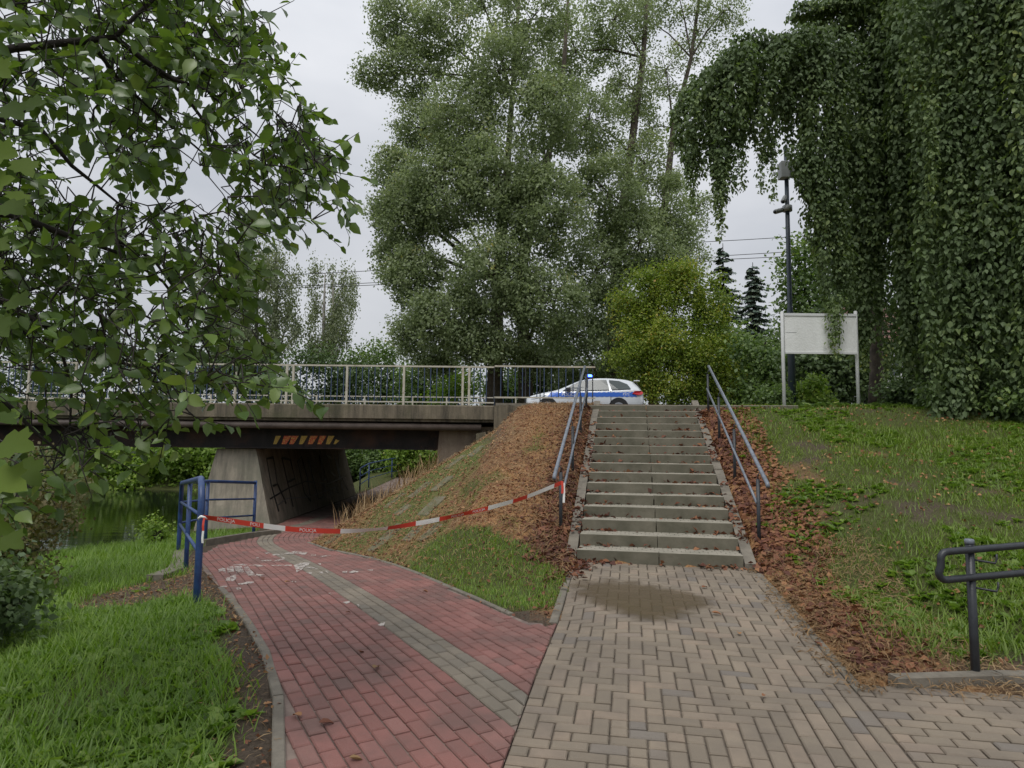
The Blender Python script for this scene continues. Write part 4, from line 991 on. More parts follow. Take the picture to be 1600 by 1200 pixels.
for k in range(4):
    for f in range(2):
        x = hx0+1.2+k*2.3; z = 3.5+f*2.6; w_ = under(hs, MB().box((x,hy-.03,z),(x+1.1,hy+.02,z+1.4)).obj('window', MT['white_paint']))
        for q in range(2):
            o = MB().box((x+.07+q*.5,hy-.045,z+.07),(x+.53+q*.5,hy-.025,z+1.33)).obj('pane', MT['pane']); o.parent = w_

# ---------------------------------------------------------------- vegetation
G = lambda *c: c
MT['poplar'] = mat_leaf('poplar_leaf', [(0,(0.128,0.172,0.084)),(.35,(0.201,0.253,0.124)),(.7,(0.299,0.359,0.189)),(.92,(0.428,0.482,0.307)),(.97,(0.542,0.496,0.145)),(1,(0.142,0.188,0.087))], .45, .45, (1.25,1.3,.95))
MT['birch'] = mat_leaf('birch_leaf', [(0,(0.119,0.143,0.084)),(.5,(0.203,0.236,0.143)),(1,(0.304,0.320,0.203))], .5, .3)
MT['green'] = mat_leaf('green_leaf', [(0,(0.059,0.102,0.033)),(.5,(0.116,0.178,0.059)),(.9,(0.200,0.284,0.084)),(1,(0.294,0.315,0.084))], .5, .3)
MT['dkgreen'] = mat_leaf('dark_leaf', [(0,(0.048,0.079,0.036)),(.6,(0.094,0.144,0.055)),(1,(0.158,0.222,0.076))], .5, .25)
MT['bright'] = mat_leaf('bright_leaf', [(0,(0.103,0.179,0.030)),(.5,(0.179,0.275,0.048)),(.9,(0.275,0.358,0.068)),(1,(0.358,0.343,0.083))], .5, .35)
MT['hornbeam'] = mat_leaf('hornbeam_leaf', [(0,(0.091,0.141,0.022)),(.35,(0.147,0.212,0.030)),(.62,(0.232,0.289,0.042)),(.82,(0.354,0.346,0.055)),(.93,(0.405,0.243,0.050)),(1,(0.123,0.179,0.025))], .5, .35)
MT['spruce'] = mat_leaf('spruce_needle', [(0,(0.066,0.101,0.080)),(.6,(0.122,0.173,0.130)),(1,(0.216,0.253,0.179))], .6, 0)
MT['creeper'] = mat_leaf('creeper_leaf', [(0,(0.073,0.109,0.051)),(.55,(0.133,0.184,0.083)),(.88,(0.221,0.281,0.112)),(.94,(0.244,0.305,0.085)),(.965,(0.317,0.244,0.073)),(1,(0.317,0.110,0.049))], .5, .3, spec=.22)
MT['fg'] = mat_leaf('shrub_leaf', [(0,(0.051,0.090,0.027)),(.35,(0.087,0.147,0.037)),(.7,(0.143,0.217,0.054)),(.92,(0.210,0.286,0.079)),(.97,(0.319,0.242,0.069)),(1,(0.075,0.129,0.034))], .36, .30, (1.5,1.65,.6), spec=.5)
MT['maple'] = mat_leaf('maple_leaf', [(0,(.05,.085,.018)),(.5,(.085,.13,.024)),(1,(.14,.20,.035))], .6, .4, (1.6,1.8,.5), spec=.15)
MT['brownbush'] = mat_leaf('brown_bush_leaf', [(0,(0.064,0.061,0.022)),(.4,(0.122,0.099,0.035)),(.7,(0.086,0.117,0.028)),(1,(0.215,0.153,0.055))], .6, .2)
MT['grass'] = mat_leaf('grass_blade', [(0,(0.070,0.132,0.018)),(.45,(0.132,0.225,0.031)),(.85,(0.217,0.319,0.049)),(.95,(0.342,0.342,0.093)),(1,(0.466,0.373,0.155))], .45, .35)
MT['grass2'] = mat_leaf('slope_grass_blade', [(0,(0.079,0.128,0.020)),(.4,(0.130,0.200,0.032)),(.75,(0.202,0.280,0.048)),(.9,(0.302,0.320,0.079)),(1,(0.418,0.352,0.121))], .5, .3)
MT['straw'] = mat_leaf('dry_straw', [(0,(.18,.11,.05)),(.5,(.30,.19,.09)),(1,(.42,.31,.17))], .7, .2, (1,1,1))
MT['litter'] = mat_leaf('dead_leaf', [(0,(0.084,0.031,0.020)),(.25,(0.168,0.062,0.034)),(.5,(0.263,0.118,0.054)),(.75,(0.370,0.196,0.084)),(.9,(0.448,0.280,0.134)),(1,(0.190,0.112,0.067))], .65, .15, (1,1,1))
MT['weed'] = mat_leaf('weed_leaf', [(0,(0.075,0.138,0.019)),(.5,(0.138,0.225,0.037)),(1,(0.213,0.300,0.062))], .45, .35)

def leaf_normals(C, centre, up=.5, out=.8, rand=.9):
    o = unit(C-centre); return unit(o*out+np.array([0,0,up])+rand*rdir(len(C)))
def blob_tree(name, label, cat, trunk, blobs, leaf, nper, lsize, cr, mat, bark='bark', tpl=LEAF_Q, group=None, sub=10, fall=0., tone=.35, limb_r=.09, stretch=(1,1,.8), shell=.45, trunks=None, droop=.3):
    """trunk: list of (x,y,z,r); blobs: (x,y,z,rx,ry,rz,n clusters)"""
    t = empty(name, label, cat, trunk[0][:3] if not trunks else trunks[0][0][:3], group); TR = trunks or [trunk]
    mb = MB()
    for tr in TR: mb.tube([p[:3] for p in tr], [p[3] for p in tr], 9)
    under(t, mb.obj('trunk', MT[bark], None, True))
    segs = []; C = []; Cc_ = []; tn = []
    allT = np.array([p for tr in TR for p in tr])
    for (x, y, z, rx, ry, rz, n) in blobs:
        c_ = np.array([x,y,z]); below = allT[allT[:,2] < z+.1]
        if len(below) == 0: below = allT[:1]
        k = np.argmin(np.linalg.norm((below[:,:3]-c_)*np.array([1,1,.7]), axis=1)); p0 = below[k,:3]; L = np.linalg.norm(c_-p0)
        m_ = p0+(c_-p0)*.5+np.array([0,0,.08*L]); r0 = min(below[k,3]*.6, limb_r*(.4+.08*L))
        if L > .2: segs.append((np.array([p0, m_, c_]), [r0, r0*.7, r0*.35]))
        d = rdir(n); rad = (shell+(1-shell)*RNG.random(n)**.6)[:,None]; P = c_+d*rad*np.array([rx,ry,rz])
        C.append(P); tn.append(np.clip(RNG.normal(.5,.22,n)+.15*d[:,2], 0, 1)); Cc_.append(np.repeat(c_[None], n, 0))
        for q in P[:sub]:
            mm_ = (c_+q)/2+np.array([0,0,.05*rz]); segs.append((np.array([c_, mm_, q]), [r0*.35+.004, r0*.2+.003, .004]))
    if segs: tag(under(t, obj_of(tubes_np('limbs', segs, MT[bark], 4), 'limbs')), kind='stuff')
    P = np.concatenate(C); B = np.concatenate(Cc_); tn = np.concatenate(tn); n = len(P)
    L = np.repeat(P, nper, 0)+RNG.normal(size=(n*nper,3))*cr*np.array(stretch); Bc = np.repeat(B, nper, 0)
    Nn = leaf_normals(L, Bc); D = unit(rdir(len(L))+np.array([0,0,-droop])); rn = np.clip(np.repeat(tn, nper)*(1-tone)+tone*RNG.random(len(L)), .01, .99)
    under(t, obj_of(leaf_mesh('crown', L, D, Nn, lsize*(.65+.7*RNG.random(len(L))), tpl, MT[mat], rn), 'crown'))
    return t
def PB(px, py, Y, rpx, rpy, n, depth=.8):
    p = atY(px, py, Y); k = Y/F; return (p[0], p[1], p[2], rpx*k, rpx*k*depth, rpy*k, n)
def TRK(pts, Y): # trunk from pixels (px,py,radius px)
    return [(*atY(a, b2, Y), r*Y/F) for a, b2, r in pts]
GZ = lambda x, y: float(ground_z(x, y, False))

# three tall poplars
YA = 42.
A1 = TRK([(772,650,14),(774,560,12),(778,440,9),(790,300,6),(800,150,4),(815,-60,2)], YA); A2 = TRK([(822,650,13),(820,560,11),(812,430,8),(850,280,5.5),(880,120,4),(890,-40,2)], YA+.6)
bA = [PB(*q) for q in [(620,30,YA,44,60,34),(590,115,YA,34,22,14),(650,110,YA,55,55,42),(690,40,YA-1,60,60,44),(740,-30,YA,60,50,30),(660,200,YA,50,40,36),(620,270,YA-1,36,45,26),(640,330,YA-2,55,60,52),(612,400,YA,26,45,22),
  (650,430,YA-2,52,52,48),(690,300,YA-3,70,75,76),(720,190,YA-3,70,70,66),(780,110,YA-3,70,70,60),(830,30,YA-2,70,60,46),(700,500,YA-3,70,48,58),(770,430,YA-4,75,70,76),(780,280,YA-4,75,80,80),(850,180,YA-4,65,70,60),(760,540,YA-3,60,32,36),
  (850,330,YA-4,70,80,72),(850,470,YA-4,68,55,56),(640,520,YA,30,40,20),(680,560,YA,36,24,18),(600,330,YA,22,28,12),(840,560,YA-2,50,28,24)]]
blob_tree('poplar_tree', 'tall twin-trunked poplar with grey-green crown behind the bridge railing', 'tree', A1, [(*q[:6], int(q[6]*(2.5 if q[2] < 20 else 2.1))) for q in bA], None, 60, .185, .33, 'poplar', trunks=[A1, A2], tone=.3, group='tall poplars behind the road', limb_r=.16, sub=12)
YB = 45.
B1 = TRK([(955,650,11),(958,520,9.5),(965,380,8),(985,240,6.5),(1005,90,4.5),(1015,-70,2)], YB)
bB = [PB(*q) for q in [(900,80,YB,60,60,40),(960,30,YB,65,60,38),(920,190,YB-2,60,70,52),(990,140,YB,45,60,26),(950,300,YB-3,65,70,60),(1010,260,YB,45,60,28),(930,420,YB-3,60,65,52),(1000,380,YB-2,58,60,44),(1040,320,YB,36,60,24),(900,520,YB-3,50,45,34),(970,500,YB-2,60,45,38),(1050,420,YB-1,45,35,24),(1060,360,YB,30,30,14),(950,590,YB,50,30,22),(900,590,YB,40,30,18)]]
blob_tree('poplar_tree', 'tall single-trunked poplar right of the twin poplar behind the yellowing bush', 'tree', B1, [(*q[:6], int(q[6]*(2.6 if q[2] < 18 else 2.2))) for q in bB], None, 60, .185, .33, 'poplar', tone=.3, group='tall poplars behind the road', limb_r=.14, sub=12)
YC = 48.
C1 = TRK([(1020,650,7),(1025,450,6.5),(1038,330,6),(1052,200,4.5),(1080,90,3),(1100,-60,2)], YC)
bC = [PB(*q) for q in [(1040,110,YC,38,60,14),(1090,50,YC,50,50,17),(1060,-10,YC,60,40,16),(1130,20,YC,40,35,10),(1015,200,YC,26,50,10),(1075,200,YC,28,60,10),(1060,290,YC,26,45,9),(1085,330,YC,28,40,10),(1080,390,YC,30,30,12),(1010,30,YC,36,50,14)]]
blob_tree('poplar_tree', 'thin airy poplar leaning right with sky showing through its crown', 'tree', C1, [(*q[:6], int(q[6]*2.2)) for q in bC], None, 60, .175, .33, 'poplar', group='tall poplars behind the road', limb_r=.12, sub=14)

# birches on the left
def birch(label, px, Y, top, base, spread, n, trunks):
    TR = [TRK([(a, base+20, 3.2), (a+(b2-a)*.4, (top+base)/2, 2.4), (b2, top+10, .8)], Y) for a, b2 in trunks]
    bl = []
    for k in range(n):
        f = RNG.random()**.8; py = top+(base-top)*f; w = spread*(.35+.65*math.sin(math.pi*min(.25+.65*f, .93))); bl.append(PB(px+RNG.uniform(-1,1)*w, py, Y+RNG.uniform(-2,2), 9, 16, 5))
    blob_tree('birch_tree', label, 'tree', TR[0], bl, None, 46, .21, .34, 'birch', 'pale_bark', trunks=TR, group='birches beyond the bridge', stretch=(.8,.8,2.2), tone=.5, limb_r=.05, sub=5, shell=.2, droop=1.5)
birch('weeping pale birch with two stems standing behind the bridge', 415, 62, 372, 560, 62, 70, [(432,432),(400,405)])
birch('smaller round-topped birch left of the poplars', 513, 66, 418, 555, 42, 46, [(505,508),(522,520)])
birch('tall weeping birch mostly behind the foreground leaves', 350, 60, 380, 560, 45, 36, [(352,356)])

# background trees and shrubs: (name,label,px,base py,Y,half width px,top py,mat,n)
def bushy(name, label, cat, px, Y, hw, top, bot, mat, n=9, lsz=.22, cr=.42, nper=34, dens=1., group=None, trunk=True, bark='dark_bark', zb=None):
    bl = []; p0 = atY(px, bot, Y); zg0 = GZ(p0[0], Y) if zb is None else zb
    for k in range(n):
        f = (k+.5)/n; py = top+(bot-top)*(.12+.8*f)+RNG.uniform(-4,4); w = hw*(.45+.55*math.sin(math.pi*min(.2+.7*f,.9)))
        bl.append(PB(px+RNG.uniform(-.8,.8)*w, py, Y+RNG.uniform(-.4,.4)*hw*Y/F, max(hw*.5,6), max((bot-top)*.2,6), max(int(14*dens),3)))
    tr = [(p0[0],Y,zg0-.2,.16),(p0[0],Y,(zg0+float(atY(px,top,Y)[2]))/2,.10),(p0[0]+.1,Y,float(atY(px,top,Y)[2])-.3,.03)]
    return blob_tree(name, label, cat, tr, bl, None, nper, lsz, cr, mat, bark, group=group, sub=4, limb_r=.05, droop=.2)
bg = 'background trees beyond the road'
bushy('leafy_tree','olive green tree in the gap between birch and poplars','tree',600,64,52,535,640,'green',10,.30,.6,34,1.2,bg)
bushy('leafy_tree','round green tree under the poplars behind the railing','tree',680,52,60,555,650,'green',10,.26,.5,34,1.2,bg)
bushy('leafy_tree','pale green bush behind the far railing beside the poplar trunks','tree',720,47,45,580,650,'bright',8,.2,.45,30,.8,bg)
bushy('leafy_tree','dark green tree behind the bridge railing below the small birch','tree',520,60,70,545,640,'dkgreen',10,.28,.6,34,1.2,bg)
bushy('leafy_tree','dark green tree behind the bridge railing below the weeping birch','tree',410,58,75,548,640,'dkgreen',10,.28,.6,34,1.2,bg)
bushy('leafy_tree','dark green tree behind the railing at far left','tree',250,58,100,520,640,'dkgreen',12,.3,.65,34,1.2,bg)
bushy('leafy_tree','dark tree at the left edge behind the bridge','tree',70,56,110,480,640,'dkgreen',12,.3,.65,34,1.2,bg)
bushy('leafy_tree','green tree behind the front of the police car','tree',870,48,60,520,645,'green',10,.24,.5,34,1.2,bg)
bushy('leafy_tree','dark tree behind the roof of the police car','tree',960,50,60,500,645,'dkgreen',12,.26,.5,36,1.3,bg)
bushy('leafy_tree','leafy tree right of the yellowing bush','tree',1150,34,48,515,640,'green',11,.20,.42,40,1.3,bg)
bushy('leafy_tree','dense green shrub left of the camera mast','tree',1195,29,40,515,640,'green',10,.17,.36,40,1.2,bg)
bushy('leafy_tree','light green tree behind the camera mast','tree',1262,32,45,360,640,'green',16,.2,.42,36,1.0,bg)
bushy('leafy_tree','dark shrub behind the sign posts','tree',1290,25,60,520,636,'dkgreen',12,.15,.34,44,1.4,bg)
bushy('leafy_tree','shaded tree right of the sign behind the hanging creeper','tree',1350,27,48,330,636,'dkgreen',16,.17,.38,40,1.2,bg)
bushy('leafy_tree','dark tree filling the right background','tree',1480,24,70,250,640,'dkgreen',22,.17,.4,44,1.3,bg)
bushy('leafy_tree','dark tree behind the right vine curtain','tree',1590,22,70,200,640,'dkgreen',20,.17,.4,44,1.3,bg)
bushy('leafy_tree','dark shrub low behind the poplar trunks','tree',800,56,45,585,650,'dkgreen',8,.28,.5,34,1.2,bg)
bushy('leafy_tree','dark tree beyond the right edge behind the creeper','tree',1720,23,80,220,640,'dkgreen',20,.17,.4,40,1.2,bg)
# hornbeam bush
YH = 31.5
hb = [PB(*q) for q in [(1010,470,YH,38,36,34),(1060,455,YH,46,38,40),(1100,500,YH,42,38,34),(1000,540,YH-.6,36,45,36),(1050,540,YH-1,48,50,52),(1105,560,YH-.6,40,44,38),(1000,600,YH,30,36,26),(1050,610,YH-.8,48,36,40),(1110,615,YH,36,30,26),(1020,432,YH,24,18,12),(1060,425,YH,26,16,12),(985,500,YH,22,28,14),(1045,570,YH+1.,60,50,40),(1030,510,YH+1,50,40,30),(965,470,YH,14,8,5),(1130,470,YH,18,8,6),(1140,540,YH,22,10,8),(1130,590,YH,26,12,9),(965,560,YH,14,12,6),(1085,432,YH,18,9,6),(1150,575,YH,16,7,5),(1000,440,YH,14,10,5),(1120,440,YH,12,8,4)]]
blob_tree('hornbeam_bush', 'large bush turning yellow and orange behind the stairs', 'bush', [(float(atY(1050,630,YH)[0]),YH,2.3,.12),(float(atY(1050,630,YH)[0]),YH,5.,.05)], hb, None, 110, .115, .30, 'hornbeam', 'dark_bark', sub=10, limb_r=.03, tone=.45, shell=.15)
# spruces
def spruce(label, px, Y, top, bot, hw):
    p = atY(px, bot, Y); zt2 = float(atY(px, top, Y)[2]); z0 = GZ(p[0], Y); x, y = float(p[0]), Y; k = Y/F
    t = empty('spruce_tree', label, 'tree', (x,y,z0), 'spruces behind the road')
    under(t, MB().tube([(x,y,z0-.2),(x,y,(z0+zt2)/2),(x,y,zt2)], [.22,.13,.02], 7).obj('trunk', MT['dark_bark'], None, True))
    C = []; D = []; Nn = []; S = []; hgt = zt2-z0; segs = []
    lev = 22
    for a in range(lev):
        f = (a+.5)/lev; z = z0+hgt*(.10+.88*f); R0 = hw*k*(1-f)**.85; nb = 8
        for b2 in range(nb):
            if RNG.random() < .22: continue
            R = R0*(.55+.6*RNG.random())+.12; z = z0+hgt*(.10+.88*(f+RNG.uniform(-.02,.02)))
            an = 2*math.pi*(b2/nb+RNG.random()*.12)+a*1.3; o = np.array([math.cos(an), math.sin(an), 0]); m2 = max(4, int(R/.22)); s_ = np.array([-o[1], o[0], 0])
            segs.append((np.array([(x,y,z), np.array([x,y,z])+o*R*.5+np.array([0,0,-.22*R]), np.array([x,y,z])+o*R+np.array([0,0,-.33*R])]), [.03,.02,.008]))
            for q in range(m2):
                g = (q+.6)/m2; pnt = np.array([x,y,z])+o*R*g+np.array([0,0,-.55*R*g+.22*R*g*g])
                for sd in (-1,0,1): C.append(pnt); D.append(o*.7+s_*sd*.8+np.array([0,0,-.45])); Nn.append(np.array([0,0,1.])+.4*RNG.normal(size=3)); S.append(.42*(1.15-.5*g))
    under(t, obj_of(tubes_np('limbs', segs, MT['dark_bark'], 3), 'limbs'))
    under(t, obj_of(leaf_mesh('crown', np.array(C), np.array(D), np.array(Nn), np.array(S), LEAF_Q, MT['spruce'], RNG.random(len(C))), 'crown'))
spruce('slender dark spruce with drooping boughs behind the yellowing bush', 1134, 44, 380, 640, 92)
spruce('shorter spruce just left of the camera mast', 1181, 43, 410, 640, 78)
spruce('dark spruce half hidden between the bush and the poplar', 1095, 52, 440, 640, 60)

# far bank and underpass greenery
bushy('bank_shrub','bright green growth on the far river bank','shrub',215,47,70,692,768,'bright',9,.26,.5,60,1.6,'shrubs along the river',zb=-.6)
bushy('bank_shrub','bright green growth on the river bank next to the pier','shrub',310,48,60,690,766,'bright',9,.26,.5,60,1.6,'shrubs along the river',zb=-.6)
bushy('bank_shrub','dark shrub overhanging the far bank left of the pier','shrub',320,52,60,630,735,'green',8,.26,.5,44,1.2,'shrubs along the river',zb=-.4)
bushy('bank_shrub','dark growth under the bridge at far left','shrub',150,50,100,640,760,'green',9,.28,.55,44,1.4,'shrubs along the river',zb=-.6)
bushy('bank_shrub','dark green hedge seen through the underpass','shrub',585,47,45,690,742,'green',9,.22,.4,44,1.4,'shrubs along the river',zb=-.6)
bushy('bank_shrub','dark hedge end beside the far guard rail','shrub',552,46,34,690,746,'green',8,.22,.4,44,1.4,'shrubs along the river',zb=-.6)
bushy('bank_shrub','bright bush at the far end of the underpass','shrub',650,43,32,690,740,'bright',8,.2,.36,44,1.2,'shrubs along the river',zb=-.4)
bushy('bank_shrub','pale weeds rooted at the water edge beside the blue rail','shrub',246,15.5,15,808,852,'bright',6,.07,.12,22,.5,'shrubs along the river')

# ---------------------------------------------------------------- vine-clad trees on the right
def curtain(P, C, D, Nn, S, R, dens, size, jitter=.05, front=True, tone=(.3,.85)):
    """strand / column: P list of (x,y,z,r); leaves overlap like shingles on its surface"""
    P = np.array(P, float)
    for a, b2 in zip(P[:-1], P[1:]):
        L = np.linalg.norm(b2[:3]-a[:3]); r = (a[3]+b2[3])/2; n = max(int(dens*L*2*math.pi*max(r,.05)), 3)
        f = RNG.random(n)[:,None]; c_ = a[None,:3]*(1-f)+b2[None,:3]*f; rr = (a[3]*(1-f)+b2[3]*f)*(.55+.5*RNG.random((n,1)))
        an = RNG.random(n)*2*math.pi; lump = 1+.35*np.sin(an*2+c_[:,2]*1.7+P[0,0]*3)*.6; o = np.stack([np.cos(an), np.sin(an), np.zeros(n)], -1)
        C.append(c_+o*rr*lump[:,None]+RNG.normal(size=(n,3))*jitter); D.append(o*.55+np.array([0,0,-1.])+.45*RNG.normal(size=(n,3))); Nn.append(o+np.array([0,0,.55])+.35*RNG.normal(size=(n,3)))
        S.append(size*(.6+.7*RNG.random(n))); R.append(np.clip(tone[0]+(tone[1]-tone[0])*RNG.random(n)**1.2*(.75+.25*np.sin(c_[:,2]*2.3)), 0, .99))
def vine_tree(label, trunk, limbs, cols, strands, dens=95, size=.135, solo=0, gl=None):
    t = empty('vine_covered_tree', label, 'tree', trunk[0][:3], 'trees draped in creeper')
    under(t, MB().tube([p[:3] for p in trunk], [p[3] for p in trunk], 10).obj('trunk', MT['bark'], None, True))
    for l in limbs: under(t, MB().tube([q[:3] for q in l], [q[3] for q in l], 6).obj('limb', MT['dark_bark'], None, True))
    C, D, Nn, S, R = [], [], [], [], []
    for c_ in cols:
        c_ = np.array(c_, float); k = 9
        for q in range(k):
            an = 6.283*(q+RNG.random()*.6)/k; rr = .35+.75*RNG.random(); P = c_.copy(); P[:,0] += math.cos(an)*rr*P[:,3]; P[:,1] += math.sin(an)*rr*P[:,3]*.8; P[:,3] *= RNG.uniform(.17,.33)
            P[:,0] += .06*np.sin(P[:,2]*1.5+q); m_ = len(P)
            if RNG.random() < .55 and m_ > 3: P = P[:RNG.integers(max(3, m_-2), m_+1)]
            P[-1,2] -= RNG.uniform(-.3,.7); P[-1,3] *= .4
            curtain(P, C, D, Nn, S, R, dens, size, tone=(.1+.2*RNG.random(), .75+.2*RNG.random()))
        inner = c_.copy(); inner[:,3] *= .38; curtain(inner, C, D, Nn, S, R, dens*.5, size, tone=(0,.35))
    for s_ in strands: curtain(s_, C, D, Nn, S, R, dens*1.9, size*.72, .04, tone=(.5,.99))
    C, D, Nn, S, R = (np.concatenate(q) for q in (C, D, Nn, S, R))
    if solo:
        px, py = project(C); d = C[:,1].copy(); d[(px < 1050) | (px > 1600) | (py < 0) | (py > 700)] = 99; order = np.argsort(d-S*6)[:solo]
        me = leaf_mesh('creeper_leaf', np.zeros((1,3)), [[1,0,0]], [[0,0,1]], 1., LEAF_6, MT['creeper'], [.35]); at = me.attributes.new('solo', 'FLOAT', 'POINT'); at.data.foreach_set('value', [.6]*len(me.vertices))
        for i in order:
            dd = Vector(D[i]).normalized(); nn = Vector(Nn[i]); ss = nn.cross(dd).normalized(); nn = dd.cross(ss); s_ = float(S[i])
            o = obj_of(me, 'creeper_leaf'); o.matrix_basis = Matrix(((dd.x*s_,ss.x*s_,nn.x*s_,C[i,0]),(dd.y*s_,ss.y*s_,nn.y*s_,C[i,1]),(dd.z*s_,ss.z*s_,nn.z*s_,C[i,2]),(0,0,0,1))); under(t, o)
        keep = np.ones(len(C), bool); keep[order] = False; C, D, Nn, S, R = C[keep], D[keep], Nn[keep], S[keep], R[keep]
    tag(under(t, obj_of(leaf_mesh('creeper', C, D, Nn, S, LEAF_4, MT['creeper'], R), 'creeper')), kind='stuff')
    return t
def colp(pts, Y, dY=0): # (px,py,r px)
    return [(*atY(a, b2, Y), r*Y/F) for a, b2, r in pts]
Y1 = 14.6; zb1 = GZ(8.6, 17.5)
tr1 = [(*atY(1372,640,18.),.26),(*atY(1370,590,18.),.18),(*atY(1369,540,18.),.15),(*atY(1370,400,17.5),.13),(*atY(1380,200,17),.11),(*atY(1385,-40,16.5),.12)]
lim1 = [[(*atY(1380,250,17),.12),(*atY(1330,110,16),.10),(*atY(1230,60,15),.07),(*atY(1110,110,14.8),.04)]]
cols1 = [colp([(1165,85,24),(1115,115,34),(1080,170,34),(1078,220,26),(1082,262,12)], Y1), colp([(1150,75,34),(1135,150,40),(1128,220,30),(1130,280,17),(1128,318,7)], Y1-.2),
  colp([(1255,55,40),(1210,110,46),(1180,180,40),(1178,215,22)], Y1), colp([(1260,90,46),(1242,140,40),(1240,180,24),(1238,200,8)], Y1+.2), colp([(1300,60,48),(1290,150,44),(1285,230,40),(1296,330,32),(1303,420,30),(1304,470,20)], Y1+.1),
  colp([(1255,235,24),(1275,290,26),(1290,360,26)], Y1), colp([(1350,-40,60),(1310,20,50),(1250,20,40)], Y1+.8), colp([(1230,70,26),(1160,72,22)], Y1+.2)]
st1 = [colp([(1078,235,10),(1080,290,7),(1082,335,2)], Y1-.1), colp([(1130,250,12),(1127,320,8),(1124,372,2)], Y1-.3), colp([(1120,240,8),(1118,300,6),(1117,330,2)], Y1-.2), colp([(1162,200,6),(1161,295,2)], Y1), colp([(1190,205,7),(1190,260,5),(1188,302,1.5)], Y1),
  colp([(1208,215,6),(1209,270,4),(1208,312,1.5)], Y1), colp([(1265,250,9),(1262,310,3)], Y1), colp([(1306,462,12),(1305,500,10),(1303,535,6),(1308,562,2)], sy-.16), colp([(1095,230,8),(1100,275,2)], Y1), colp([(1440,60,10),(1438,130,8),(1434,205,2)], 13.4)]
vine_tree('creeper-hung tree with trailing strands over the sign and mast', tr1, lim1, cols1, st1, 250, .10)
Y2 = 15.6
tr2 = [(*atY(1442,640,15.6),.16),(*atY(1440,400,15.6),.12),(*atY(1440,150,15.4),.1),(*atY(1410,-60,15.5),.1)]
cols2 = [colp([(1400,-30,70),(1375,80,60),(1365,180,50),(1352,300,34),(1350,420,26),(1352,520,18)], Y2), colp([(1420,60,60),(1405,200,50),(1400,320,40),(1402,450,30),(1395,540,16)], Y2+.3), colp([(1460,0,70),(1440,150,54),(1436,300,44),(1440,440,36),(1440,560,28),(1436,640,24)], Y2-.8), colp([(1330,200,30),(1345,280,26),(1362,350,20)], Y2-.2)]
vine_tree('shaded tree behind the sign smothered in dark creeper', tr2, [], cols2, [colp([(1388,540,10),(1385,600,3)], Y2), colp([(1352,510,8),(1350,580,2)], Y2)], 200, .115)
Y3 = 12.6
tr3 = [(*atY(1510,660,13.4),.28),(*atY(1512,400,13.4),.22),(*atY(1520,150,13.4),.18),(*atY(1530,-80,13),.12)]
cols3 = [colp([(1500,-40,70),(1490,80,56),(1490,200,50),(1494,320,48),(1496,440,46),(1500,560,42),(1496,640,36),(1490,672,24)], Y3+.3), colp([(1560,-60,80),(1560,60,60),(1572,180,56),(1580,320,50),(1585,460,48),(1592,580,44),(1600,680,34)], Y3-.2), colp([(1640,-60,80),(1640,100,60),(1645,300,55),(1650,500,50),(1650,680,40)], Y3-.4), colp([(1720,-60,80),(1725,200,60),(1730,450,52),(1735,690,40)], Y3-.2), colp([(1800,-40,70),(1810,250,55),(1815,500,45),(1815,690,34)], Y3+.4), colp([(1455,600,18),(1450,650,24),(1445,672,16)], Y3+1.2), colp([(1530,80,40),(1532,240,34),(1530,400,30),(1535,520,22)], Y3)]
vine_tree('nearest broad creeper curtain at the right edge above the lawn', tr3, [], cols3, [colp([(1455,150,10),(1456,260,6),(1457,330,2)], Y3), colp([(1518,560,10),(1516,640,4)], Y3)], 175, .112, 220)

# ---------------------------------------------------------------- foreground tree on the left
def inpoly(px, py, poly):
    poly = np.array(poly, float); x, y = poly[:,0], poly[:,1]; r = np.zeros(len(px), bool); j = len(poly)-1
    for i in range(len(poly)):
        c_ = ((y[i] > py) != (y[j] > py)) & (px < (x[j]-x[i])*(py-y[i])/(y[j]-y[i]+1e-12)+x[i]); r ^= c_; j = i
    return r
FGP = [(-160,-140),(395,-120),(400,10),(428,60),(450,80),(438,100),(455,135),(480,165),(500,200),(520,235),(533,262),(546,295),(530,318),(512,312),(495,342),(480,372),(466,352),(446,345),(420,362),(388,366),(375,395),(384,440),(394,500),(408,545),(436,565),(462,600),(440,622),(405,600),(385,640),(345,632),(322,672),(262,690),(225,715),(205,690),(180,740),(125,745),(60,790),(-160,830)]
HOLES = [(210,288,95,26),(135,262,40,22),(300,300,36,30),(255,270,40,18),(60,255,18,14),(230,335,30,9),(120,300,22,10),(165,440,14,10),(350,330,18,14)]
fg = empty('leafy_tree', 'close leafy tree whose drooping branches fill the left of the view', 'tree', (-4.6,2.6,GZ(-4.6,2.6)))
zb0 = GZ(-4.6,2.6)
under(fg, MB().tube([(-4.6,2.6,zb0-.2),(-4.5,2.7,zb0+.9),(-4.4,2.9,zb0+2.0),(-4.2,3.1,zb0+3.4)], [.17,.14,.11,.07], 10).obj('trunk', MT['dark_bark'], None, True))
